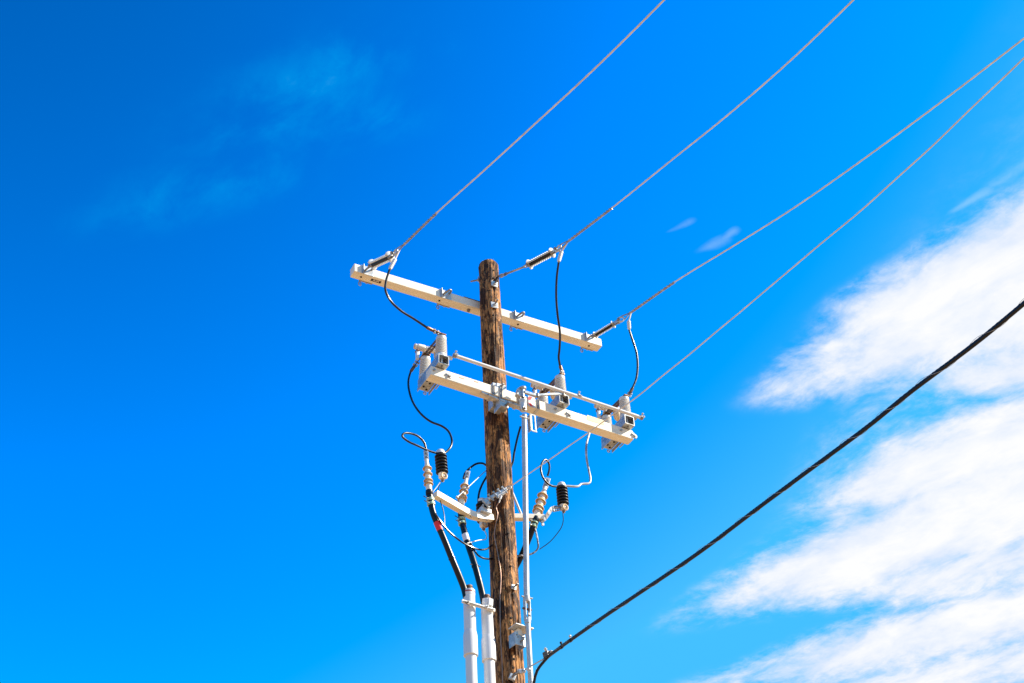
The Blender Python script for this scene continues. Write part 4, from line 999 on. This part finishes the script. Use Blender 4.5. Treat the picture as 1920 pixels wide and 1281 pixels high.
# ------------------------------------------------------------------ cable terminations
def make_termination():
    t = thing('cable_termination', '', 'termination', (0, 0, 0), 'cream cable terminations')
    L = 0.36
    pr = [(-0.02, 0.026), (0.0, 0.030), (0.055, 0.029)]
    sheds = [0.070, 0.110, 0.185, 0.255]
    pr += [(0.06, 0.028), (0.105, 0.0275), (0.18, 0.026), (0.25, 0.0245), (0.285, 0.023), (0.300, 0.019), (0.345, 0.017), (0.35, 0.012)]
    G().lathe((0, 0, 0), (0, 0, 1), [(z_ + 0.02, r_) for z_, r_ in pr], 24).build('stress_cone', CREAM, t)
    for z_ in sheds:
        G().lathe((0, 0, z_ + 0.008), (0, 0, 1), [(0.018, 0.024), (0.012, 0.036), (-0.004, 0.0465), (-0.008, 0.047), (-0.007, 0.043), (0.006, 0.034), (0.010, 0.024)], 26, cap=False).build('shed', TAN, t)
    for z_ in (0.145, 0.215):
        G().lathe((0, 0, z_), (0, 0, 1), [(0, 0.026), (0.003, 0.031), (0.010, 0.031), (0.013, 0.026)], 22).build('ridge', CREAM, t)
    g = G(); g.box((0, 0, L + 0.055), (0.046, 0.012, 0.12), (1, 0, 0), (0, 1, 0), bev=0.004); lug = g.build('terminal_lug', ZINC, t)
    for z_ in (L + 0.03, L + 0.075):
        g = G(); g.rod((0, -0.016, z_), (0, 0.016, z_), 0.011); hexnut(g, (0, -0.006, z_), (0, -1, 0), 0.013, 0.009); g.build('lug_bolt', DULL, lug)
    G().lathe((0, 0, -0.052), (0, 0, 1), [(0, 0.034), (0.004, 0.037), (0.048, 0.036), (0.054, 0.031)], 22).build('boot', CABLE, t)
    return t


TE = make_termination()
TES = [((-0.853, -0.200, 8.873), (-0.881, -0.200, 9.291), 'cream cable termination with tan sheds left of the left arrester'),
       ((-0.448, -0.040, 8.920), (-0.352, -0.020, 9.332), 'cream cable termination behind the curved arm, partly covered by a flat brace'),
       ((0.330, -0.080, 8.972), (0.505, -0.080, 9.481), 'leaning cream cable termination right of the operating pipe')]
TEB = []
for i, (a, b, lab) in enumerate(TES):
    o = TE if i == 0 else copy_tree(TE)
    a, b = V(a), V(b); z_ = (b - a).normalized(); y_ = V((0.45, 1, 0)); y_ = (y_ - z_ * y_.dot(z_)).normalized(); x_ = y_.cross(z_)
    s = (b - a).length / 0.455; s = min(1.12, max(0.82, s))
    o.matrix_world = Matrix.Translation(a) @ Matrix((x_, y_, z_)).transposed().to_4x4() @ Matrix.Scale(s, 4)
    o['label'] = lab; TEB.append((a, -z_))

# ------------------------------------------------------------------ riser cables, tapes and clamps
CG = 'black riser cables'
def riser(pts, label, clamp, tape=None, r=0.0285):
    t = thing('riser_cable', label, 'cable', pts[0], CG)
    path = spline(pts, 0.02); G().tube(path, r, 20).build('jacket', CABLE, t)
    def at(p):
        k = min(range(len(path)), key=lambda i: (path[i] - V(p)).length); k = max(1, min(len(path) - 2, k))
        return path[k], (path[k + 1] - path[k - 1]).normalized()
    c, d_ = at(clamp)
    for off in (-0.022, 0.022):
        G().lathe(c + d_ * (off - 0.014), c + d_ * (off + 1), [(0, r + 0.004), (0.002, r + 0.009), (0.026, r + 0.009), (0.028, r + 0.004)], 20).build('ground_clamp', VERDI, t)
    for off in (-0.02, 0.026):
        g = G(); g.tube([c + d_ * off + V((-0.02, -0.02, 0)), c + d_ * off + V((-0.06, -0.03, -0.006)), c + d_ * off + V((-0.085, -0.03, 0.004))], 0.004, 6); g.build('tie_tail', LEAD, t)
    if tape:
        c, d_ = at(tape[0]); L_ = tape[2]
        G().lathe(c - d_ * L_ / 2, c + d_, [(0, r - 0.002), (0, r + 0.0018), (L_, r + 0.0018), (L_, r - 0.002)], 22).build('tape_band', tape[1], t)
    return t, path, at


r1, p1_, at1 = riser([TEB[0][0] + TEB[0][1] * 0.03, (-0.841, -0.200, 8.773), (-0.816, -0.200, 8.643), (-0.765, -0.200, 8.515), (-0.704, -0.200, 8.376), (-0.634, -0.190, 8.224), (-0.559, -0.170, 8.085), (-0.499, -0.150, 7.971), (-0.481, -0.150, 7.890)],
      'black riser cable with a red tape band left of the pole', (-0.833, -0.200, 8.758), ((-0.762, -0.200, 8.516), RED, 0.085))
r2, p2_, at2 = riser([TEB[1][0] + TEB[1][1] * 0.03, (-0.456, -0.050, 8.830), (-0.452, -0.060, 8.732), (-0.439, -0.080, 8.609), (-0.421, -0.100, 8.478), (-0.388, -0.130, 8.302), (-0.352, -0.150, 8.109), (-0.316, -0.150, 7.940), (-0.304, -0.150, 7.826)],
      'black riser cable with a white tape band close to the pole', (-0.444, -0.060, 8.735), ((-0.430, -0.090, 8.538), WTAPE, 0.075))
r3, p3_, at3 = riser([TEB[2][0] + TEB[2][1] * 0.03, (0.303, -0.070, 8.875), (0.286, -0.030, 8.794), (0.267, 0.040, 8.700), (0.248, 0.130, 8.606), (0.224, 0.220, 8.512), (0.201, 0.260, 8.322), (0.149, 0.260, 7.343)],
      'black riser cable slanting behind the pole from the right termination', (0.304, -0.070, 8.888))
for k in (0.80,):
    c, d_ = at1((-0.629, -0.190, 8.214)); g = G(); g.lathe(c, c + d_, [(0, 0.029), (0, 0.0325), (0.008, 0.0325), (0.008, 0.029)], 18); g.build('cable_tie', RUBBER, r1)
    c, d_ = at2((-0.385, -0.140, 8.226)); g = G(); g.lathe(c, c + d_, [(0, 0.029), (0, 0.0325), (0.008, 0.0325), (0.008, 0.029)], 18); g.build('cable_tie', RUBBER, r2)
    g = G(); g.rod(c - V((0.055, 0.01, 0)), c + V((0.05, -0.01, 0)), 0.004); g.build('tie_tail', DARK, r2)

# ------------------------------------------------------------------ conduits
def conduit(top, low, label, coll, cpl):
    A, B = V(top), V(low)
    t = thing('conduit', label, 'conduit', (B.x, B.y, 0), 'white cable conduits beside the pole')
    d_ = (B - A).normalized(); Lb = (B - A).length
    r = 0.052
    C_ = V(cpl); k = (C_ - A).dot(d_)
    foot = V((B.x, B.y, 0.0))
    G().lathe(A, B, [(0, r - 0.008), (0.003, r + 0.0025), (0.05, r + 0.0025), (0.052, r), (k, r)], 32).build('upper_pipe', PVC, t)
    G().lathe(A + d_ * (k - 0.12), B, [(-0.05, r - 0.001), (0.0, r + 0.009), (0.19, r + 0.010), (0.193, r + 0.005), (0.193, r - 0.004)], 32).build('coupling', PVC, t)
    q_ = A + d_ * (k + 0.05)
    G().lathe(q_, foot, [(0, r - 0.004), ((foot - q_).length, r - 0.004)], 32).build('lower_pipe', PVC, t)
    g = G(); c = A - d_ * 0.045 + V((-0.006, 0, 0))
    g.lathe(c, A, coll, 24); g.build('cable_collar', RUST, t)
    return t


COLL = [(0, 0.024), (0.002, 0.038), (0.016, 0.039), (0.018, 0.034), (0.026, 0.034), (0.028, 0.041), (0.048, 0.043), (0.060, 0.040)]
ct = conduit((-0.452, -0.150, 7.961), (-0.453, -0.150, 7.081), 'white conduit farther left of the pole with banded rusty collar', COLL, (-0.458, -0.150, 7.401))
conduit((-0.280, -0.150, 7.905), (-0.277, -0.150, 7.116), 'white conduit next to the pole with rusty collar', COLL, (-0.281, -0.150, 7.388))
G().lathe(V((-0.453, -0.150, 7.942)), V((-0.453, -0.150, 7.081)), [(0, 0.053), (0, 0.0562), (0.012, 0.0562), (0.012, 0.053)], 28).build('red_ring', mat('dark_red_tape', (0.32, 0.06, 0.05), 0.5), ct)
st = thing('conduit_standoff', 'pale steel standoff bar clamping both white conduits to the pole', 'bracket', (-0.242, -0.200, 7.804))
A, B = V((-0.564, -0.225, 7.795)), V((-0.235, -0.215, 7.782)); ax = (B - A).normalized()
g = G(); g.box((A + B) / 2, ((B - A).length, 0.014, 0.032), ax, (0, 1, 0), bev=0.003); bar = g.build('bar', CREAM, st)
g = G(); g.box((A + B) / 2 + V((0, -0.012, 0.0)), ((B - A).length * 0.92, 0.012, 0.010), ax, (0, 1, 0), bev=0.002); g.build('rail', ZINC, bar)
for p, nm in (((-0.518, -0.235, 7.780), 0), ((-0.330, -0.235, 7.781), 1)):
    g = G(); p = V(p); hexnut(g, p, (0, -1, 0), 0.018, 0.016); g.rod(p, p + V((0, -0.035, 0)), 0.008); g.build('bolt', DULL if nm == 0 else ZINC, bar)
for p in ((-0.447, -0.150, 7.804), (-0.269, -0.150, 7.781)):
    p = V(p); g = G(); g.lathe(p, p + V((0, 0, 1)), [(0, 0.052), (0, 0.0555), (0.022, 0.0555), (0.022, 0.052)], 30); g.build('pipe_band', CREAM, st)
g = G(); p = V((-0.277, -0.200, 7.853)); g.box(p, (0.045, 0.05, 0.075), (1, 0, -0.1), (0, 1, 0), bev=0.005); g.build('pole_plate', ZINC, st)

# ------------------------------------------------------------------ ground leads
GG = 'thin ground leads'
def thin(pts, r, label, m=LEAD, name='ground_lead', group=GG):
    g = G(); g.tube(spline(pts, 0.02), r, 8); o = g.build(name, m, None); tag(o, label, 'wire', group); return o


thin([(-0.703, -0.170, 9.058), (-0.732, -0.160, 8.979), (-0.732, -0.150, 8.880), (-0.698, -0.150, 8.773), (-0.684, -0.160, 8.668), (-0.688, -0.170, 8.565)], 0.0042, 'thin ground lead hanging from the left arrester')
thin([(-0.818, -0.235, 8.621), (-0.784, -0.240, 8.571), (-0.701, -0.220, 8.498), (-0.602, -0.190, 8.458), (-0.517, -0.190, 8.413), (-0.411, -0.170, 8.402), (-0.286, -0.110, 8.445), (-0.196, -0.060, 8.508), (-0.139, -0.020, 8.573), (-0.105, -0.020, 8.599)], 0.0085, 'thick black ground lead drooping from the red taped cable across to the pole')
thin([(-0.415, -0.140, 8.468), (-0.384, -0.140, 8.409), (-0.332, -0.120, 8.372), (-0.251, -0.080, 8.381), (-0.140, -0.020, 8.437), (-0.089, 0.000, 8.467)], 0.0085, 'thick black ground lead looping from the white taped cable to the pole')
thin([(-0.133, 0.100, 8.818), (-0.134, 0.060, 8.742), (-0.164, 0.020, 8.665), (-0.271, -0.040, 8.591), (-0.393, -0.120, 8.491), (-0.453, -0.150, 8.447)], 0.0042, 'thin pale ground lead from the middle arrester to the white taped cable', ALU)
thin([(0.614, -0.120, 9.079), (0.610, -0.120, 8.988), (0.593, -0.110, 8.923), (0.538, -0.090, 8.831), (0.461, -0.080, 8.734), (0.356, -0.070, 8.637)], 0.0042, 'thin ground lead curving down from the right arrester')
thin([(0.301, -0.100, 8.840), (0.314, -0.100, 8.766), (0.329, -0.090, 8.700), (0.334, -0.080, 8.643), (0.302, -0.070, 8.594), (0.248, -0.060, 8.558), (0.150, -0.050, 8.527), (0.093, -0.020, 8.524)], 0.0080, 'black and white twisted ground lead from the right termination to the pole', mat('speckled_lead', (0.05, 0.05, 0.06), 0.5, 0, 0.3, 25, (0.65, 0.65, 0.66), patch=0.47))
# bare wire stapled down the pole
gw = [(-0.081, -0.111, 9.014), (-0.102, -0.089, 8.962), (-0.091, -0.095, 8.908), (-0.095, -0.091, 8.857), (-0.118, -0.061, 8.688), (-0.116, -0.065, 8.622), (-0.108, -0.079, 8.514), (-0.098, -0.092, 8.379), (-0.092, -0.099, 8.238), (-0.105, -0.087, 7.990), (-0.113, -0.080, 7.642), (-0.113, -0.082, 7.350), (-0.117, -0.079, 7.086)]
last = V(gw[-1]); gw = gw + [tuple((outward(last) * (pole_r(z_) + 0.006) + V((0, 0, z_)))) for z_ in (6, 4, 2, 0.05)]
thin(gw, 0.0046, 'thin bare copper wire running down the face of the pole', CUWIRE, 'copper_wire', None)

# ------------------------------------------------------------------ neutral conductor and its clamp
nt_ = thing('overhead_conductor', 'bare neutral conductor clamped to the pole below the lower crossarm', 'power line', (-0.084, -0.170, 9.079), GRPW)
npts = [(0.000, -0.068, 9.190), (0.000, -0.484, 9.099), (0.000, -0.919, 9.005), (0.000, -1.639, 8.855), (0.000, -2.300, 8.733), (0.000, -3.414, 8.580), (0.000, -4.447, 8.459), (0.000, -5.240, 8.366), (0.000, -5.862, 8.328), (0.000, -6.619, 8.307), (0.000, -7.179, 8.302)]
npts = [V(p) for p in npts]
npts[0] = V((-0.059, -0.170, 9.110))
pth = spline(extend(npts), 0.025)
pth = [p + V((0.0012 * math.sin(p.y * 7.3), 0, 0.0016 * math.sin(p.y * 9.1 + 1))) for p in pth]
G().tube(pth, 0.0056, 12, lobes=5, pitch=0.26, depth=0.14).build('strand', ALU, nt_)
cl = thing('strain_clamp', 'silver bolted strain clamp on the pole gripping the neutral conductor', 'clamp', (-0.113, -0.170, 9.071))
A, B = V((-0.227, -0.155, 8.977)), V((-0.041, -0.200, 9.121)); ax = (B - A).normalized(); upv = V((0, 0, 1)); upv = (upv - ax * upv.dot(ax)).normalized(); sd_ = ax.cross(upv)
g = G(); g.box((A + B) / 2, ((B - A).length, 0.036, 0.034), ax, sd_, bev=0.010); bd = g.build('body', ZINC, cl)
g = G(); g.box(lerp(A, B, 0.58) - upv * 0.024 + V((0, -0.012, 0)), ((B - A).length * 0.45, 0.026, 0.03), ax, sd_, bev=0.009); g.build('keeper', ALU, cl)
for k in (0.12, 0.36, 0.60, 0.82):
    p = lerp(A, B, k); g = G(); g.rod(p - upv * 0.045 + V((0, -0.02, 0)), p + upv * 0.040 + V((0, -0.02, 0)), 0.007); hexnut(g, p + upv * 0.026 + V((0, -0.02, 0)), upv, 0.014, 0.011); hexnut(g, p - upv * 0.024 + V((0, -0.02, 0)), -upv, 0.014, 0.011); g.build('bolt', GALV, bd)
g = G(); p = lerp(A, B, -0.06); g.box(p - V((0, 0, 0.02)), (0.05, 0.03, 0.075), ax, sd_, bev=0.006); g.build('tongue', GALV, cl)
g = G(); g.tube([lerp(A, B, 1.08) + ax * 0.035 * math.cos(a) + upv * 0.017 * math.sin(a) for a in [2 * math.pi * k / 18 for k in range(18)]], 0.007, 8, closed=True); g.build('bail', DULL, cl)
g = G(); g.tube(spline([(-0.225, -0.170, 8.950), (-0.238, -0.160, 8.918), (-0.222, -0.150, 8.898), (-0.193, -0.140, 8.924)], 0.01), 0.010, 9); g.build('hook', GALV, cl)
g = G(); g.tube(spline([(-0.089, -0.200, 9.077), (-0.103, -0.200, 9.026), (-0.116, -0.195, 8.989)], 0.01), 0.011, 10); g.build('tap_sleeve', SLEEVE, cl)
g = G(); g.tube(spline([(-0.116, -0.195, 8.989), (-0.120, -0.190, 8.967), (-0.123, -0.185, 8.952)], 0.01), 0.007, 8); g.build('tap_tail', ALU, cl)

# ------------------------------------------------------------------ black communication cable with lashing wire
cb = thing('communication_cable', 'thick black lashed cable climbing from the pole to the right edge', 'cable', (0.075, -0.300, 7.145))
Xc = 0.06
main = [(0.060, -0.750, 7.218), (0.060, -1.166, 7.182), (0.060, -1.530, 7.145), (0.060, -1.966, 7.096), (0.060, -2.757, 7.012), (0.060, -3.483, 6.968), (0.060, -4.096, 6.926), (0.060, -4.637, 6.890), (0.060, -5.017, 6.882), (0.060, -5.592, 6.846), (0.060, -5.985, 6.841), (0.060, -6.357, 6.843)]
bend = [(0.058, -0.240, 6.854), (0.060, -0.270, 6.985), (0.056, -0.310, 7.108), (0.065, -0.360, 7.199), (0.109, -0.430, 7.274)]
b0 = V(bend[0]); low = [V((b0.x, b0.y, 0.3)), V((b0.x, b0.y, 3.0)), V((b0.x, b0.y, 6.0))]
cp_ = spline(low + [V(p) for p in bend] + extend([V(p) for p in main]), 0.035)
G().tube(cp_, 0.0126, 16).build('jacket', CABLE, cb)
mp = [p + V((0, 0, 0.0168)) for p in spline([V(p) for p in extend([V((0.081, -0.440, 7.254))] + [V(p) for p in main])], 0.035)]
mz = thing('messenger_wire', 'steel messenger strand carrying the thick black cable to the pole hook', 'wire', (-0.009, -0.200, 7.240))
hookp = V((-0.058, -0.200, 7.210))
G().tube(spline([hookp, lerp(hookp, mp[0], 0.5), mp[0]] , 0.03), 0.0058, 10).build('strand_end', GALV, mz)
G().tube(mp, 0.0050, 10, lobes=6, pitch=0.12, depth=0.2).build('strand', mat('dark_messenger', (0.05, 0.045, 0.045), 0.45, 0.4), mz)
# lashing
g = G(); pts = []; dist = 0.0; lash = [p for p in cp_ if p.y < V(main[1]).y and p.z > 5]
for j, p in enumerate(lash):
    if j: dist += (p - lash[j - 1]).length
fine_ = []
for j in range(len(lash) - 1):
    for k in range(4): fine_.append(lerp(lash[j], lash[j + 1], k / 4))
dist = 0
for j, p in enumerate(fine_):
    if j: dist += (p - fine_[j - 1]).length
    if p.y < -16: break
    T_ = (fine_[min(j + 1, len(fine_) - 1)] - fine_[max(j - 1, 0)]).normalized(); u = V((0, 0, 1)); u = (u - T_ * u.dot(T_)).normalized(); w_ = T_.cross(u)
    a = 2 * math.pi * (dist / 0.40 + 0.10 * math.sin(dist * 2.1) + 0.06 * math.sin(dist * 5.3))
    pts.append(p + V((0, 0, 0.0058)) + u * 0.0222 * math.cos(a) + w_ * 0.0146 * math.sin(a))
g.tube(pts, 0.0013, 6); g.build('lashing_wire', GALV, cb)
# clips and the strand clamp
for i, (p, m_) in enumerate((((0.060, -0.776, 7.215), CABLE), ((0.060, -0.932, 7.211), SLEEVE))):
    p = V(p) + V((0, 0, 0.0)); k = min(range(len(cp_)), key=lambda i_: (cp_[i_] - p).length); d_ = (cp_[k + 1] - cp_[k - 1]).normalized(); p = cp_[k]
    g = G(); g.lathe(p - d_ * 0.012, p + d_, [(0, 0.0122), (0, 0.0165), (0.022, 0.0165), (0.022, 0.0122)], 16); o = g.build('cable_clip', RUBBER, cb)
    g = G(); g.rod(p + V((0, 0, 0.012)), p + V((-0.006, -0.006, 0.040)), 0.006); hexnut(g, p + V((-0.004, -0.004, 0.031)), (0, 0, 1), 0.012, 0.010); g.build('clip_bolt', m_, o)
k = min(range(len(cp_)), key=lambda i_: (cp_[i_] - V((0.096, -0.470, 7.262))).length); p = cp_[k]
sc = thing('strand_clamp', 'dark bolted clamp where the black cable meets its messenger strand', 'clamp', p)
g = G(); g.box(p + V((-0.01, 0, 0.022)), (0.05, 0.055, 0.05), (1, 0.3, 0.2), (0, 1, 0), bev=0.006); g.build('body', DARK, sc)
for q_ in (V((-0.03, -0.02, 0.05)), V((0.012, -0.03, 0.035))):
    g = G(); g.rod(p + q_ * 0.4, p + q_ * 1.35, 0.008); hexnut(g, p + q_, q_, 0.014, 0.012); g.build('bolt', ZINC, sc)
# pole hook with its block
pk = thing('pole_hook', 'steel hook and turnbuckle low on the pole holding the messenger strand', 'hook', (-0.048, -0.126, 7.217))
c = V((-0.050, -0.125, 7.217)); o_ = (outward(c) + V((0, -0.6, 0))).normalized(); c = outward(c) * (pole_r(c.z) + 0.006) + V((0, 0, c.z))
g = G(); sd2 = V((0, 0, 1)).cross(o_); g.box(c + o_ * 0.012, (0.03, 0.055, 0.055), o_, None, (V((0, 0, 1)) + sd2 * 0.4), bev=0.004); g.build('washer_plate', ZINC, pk)
G().tube(spline([c, c + o_ * 0.05, lerp(c + o_ * 0.06, V((-0.048, -0.240, 7.213)), 0.6), V((-0.038, -0.260, 7.220))], 0.01), 0.011, 10).build('hook', DULL, pk)
A, B = V((-0.048, -0.240, 7.213)), V((0.017, -0.330, 7.228))
g = G(); g.box(lerp(A, B, 0.35), ((B - A).length * 0.45, 0.028, 0.034), B - A, (0, 1, 0), bev=0.004); o = g.build('link_block', ZINC, pk)
g = G(); q_ = lerp(A, B, 0.3); g.rod(q_ + V((0, -0.01, 0)), q_ + V((0, -0.024, 0)), 0.009); g.build('pin', DULL, o)
g = G(); g.box(lerp(A, B, 0.85), ((B - A).length * 0.28, 0.026, 0.026), B - A, (0, 1, 0), bev=0.004); g.build('link_end', ZINC, pk)
g = G(); g.rod(V((0.003, -0.200, 7.267)), V((-0.029, -0.200, 7.250)), 0.016); g.build('nut', GALV, pk)
